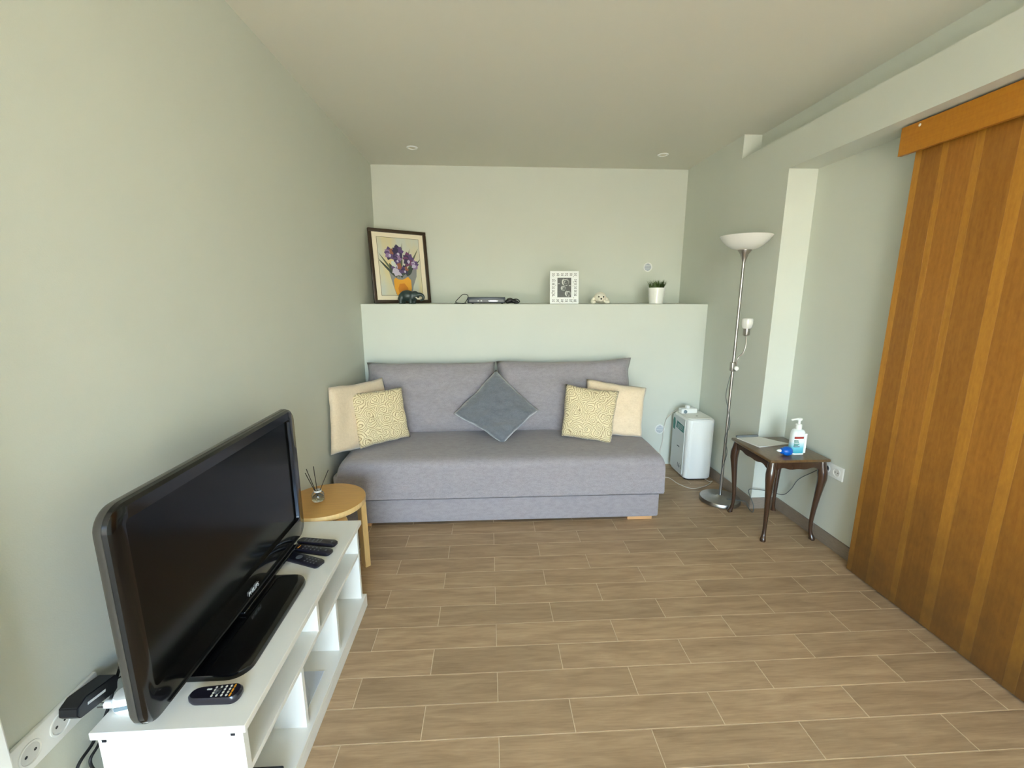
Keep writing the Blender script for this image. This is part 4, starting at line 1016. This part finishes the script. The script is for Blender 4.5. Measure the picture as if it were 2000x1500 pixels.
# things on the side table
pg = [Vector((1.600, 2.628, 0)), Vector((1.755, 2.640, 0)), Vector((1.862, 2.500, 0)), Vector((1.640, 2.452, 0))]
b = B(); a = [b.verts.new(p + Vector((0, 0, tz + .0006))) for p in pg]; c = [b.verts.new(p + Vector((0, 0, tz + .006))) for p in pg]
b.faces.new(a[::-1]); b.faces.new(c)
for k in range(4): b.faces.new((a[k], a[(k + 1) % 4], c[(k + 1) % 4], c[k]))
PP = tag(obj('paper_stack', b, M['paper']), 'stack of white papers lying at the back of the side table', 'papers')
b = B(); prism(b, [(0, 0), (.15, 0), (.15, .014), (0, .014)], .012, frame_m((1.602, 2.628, tz + .0062), (1, .08, 0), (-.08, 1, 0), (0, 0, 1))); tag(obj('edge_shade_strip', b, mat('edge_shade_grey', srgb(110, 116, 120), .5)), 'grey strip standing in for the shade along the back of the papers', 'painted shade')  # shading on the papers' back edge, built as a solid grey strip
bc = onz(1551, 884, tz + .001); bc.x = 1.790; bc.y = 2.345
Sn = thing('pump_bottle', bc, 'white and blue hand sanitizer pump bottle on the side table', 'bottle')
def bottle_mat():
    mt = bpy.data.materials.new('bottle_print'); mt.use_nodes = True
    t = mt.node_tree; bs = t.nodes['Principled BSDF']; bs.inputs['Roughness'].default_value = .25; L = t.links.new
    tc = t.nodes.new('ShaderNodeTexCoord'); s = t.nodes.new('ShaderNodeSeparateXYZ'); L(tc.outputs['Object'], s.inputs[0])
    cr = t.nodes.new('ShaderNodeValToRGB'); e = cr.color_ramp.elements
    mr = t.nodes.new('ShaderNodeMapRange'); mr.inputs[1].default_value = tz; mr.inputs[2].default_value = tz + .15; L(s.outputs[2], mr.inputs[0])
    e[0].position = .0; e[0].color = srgb(36, 150, 178); e[1].position = .52; e[1].color = srgb(240, 246, 246)
    k = e.new(.28); k.color = srgb(120, 208, 226)
    L(mr.outputs[0], cr.inputs[0]); L(cr.outputs[0], bs.inputs['Base Color']); return mt
b = B()
loft(b, [[(bc.x + p * s, bc.y + q * s, tz + z) for p, q in rrect(.078, .052, .022, 8)] for z, s in ((.001, .93), (.006, 1), (.118, 1), (.135, .93), (.146, .74), (.150, .46))])
obj('body', b, bottle_mat(), Sn, True)
b = B(); loft(b, [[(bc.x + p, bc.y + q, tz + z) for p, q in rrect(.0815 , .0545, .023, 8)] for z in (.0012, .010)]); obj('base_rim', b, M['pump'], Sn, True)
b = B(); box(b, bc.x + .028, bc.x + .0405, bc.y - .0275, bc.y - .012, tz + .0102, tz + .128, .003); obj('side_strip', b, M['pump'], Sn)
bp_ = (bc.x, bc.y, tz)
b = B(); lathe(b, [(.0165, .1495), (.0175, .153), (.0175, .176), (.013, .180), (.007, .181), (.007, .198), (.012, .200), (.013, .212), (.009, .214)], bp_, 24); obj('pump', b, M['pump'], Sn, True)
b = B(); sweep(b, cr_spline([(bc.x + .012, bc.y - .004, tz + .208), (bc.x - .02, bc.y - .002, tz + .209), (bc.x - .048, bc.y, tz + .203)], 5), [.0065] * 6 + [.005] * 5, 10); obj('nozzle', b, M['pump'], Sn, True)
fy = bc.y - .0262
b = B(); box(b, bc.x - .032, bc.x + .020, fy - .0006, fy + .004, tz + .098, tz + .110); obj('red_band', b, M['red'], Sn)
for zz, l_, k_ in ((.086, .022, 'green'), (.078, .026, 'green'), (.066, .030, 'green'), (.058, .024, 'green'), (.050, .034, 'print_grey')):
    b = B(); box(b, bc.x - .032, bc.x - .032 + l_, fy - .0006, fy + .004, tz + zz - .0022, tz + zz + .0022); obj('label_line', b, M[k_], Sn)
bl = Vector((1.706, 2.312, tz + .001))
Bb = thing('rubber_bulb', bl, 'bright blue rubber bulb with white nozzle in front of the sanitizer', 'rubber bulb')
b = B(); r0 = Matrix.Rotation(-math.radians(86), 3, 'Y')
lathe(b, [(.001, -.032), (.012, -.030), (.022, -.022), (.027, -.008), (.027, .006), (.021, .020), (.016, .026), (.017, .032), (.012, .036), (.001, .036)], bl + Vector((.006, 0, .0272)), 24, rot=r0, cap=False); obj('bulb', b, M['blue'], Bb, True)
b = B(); lathe(b, [(.008, .034), (.008, .048), (.004, .058), (.001, .059)], bl + Vector((.006, 0, .0272)), 14, rot=r0, cap=False); obj('tip', b, M['pump'], Bb, True)
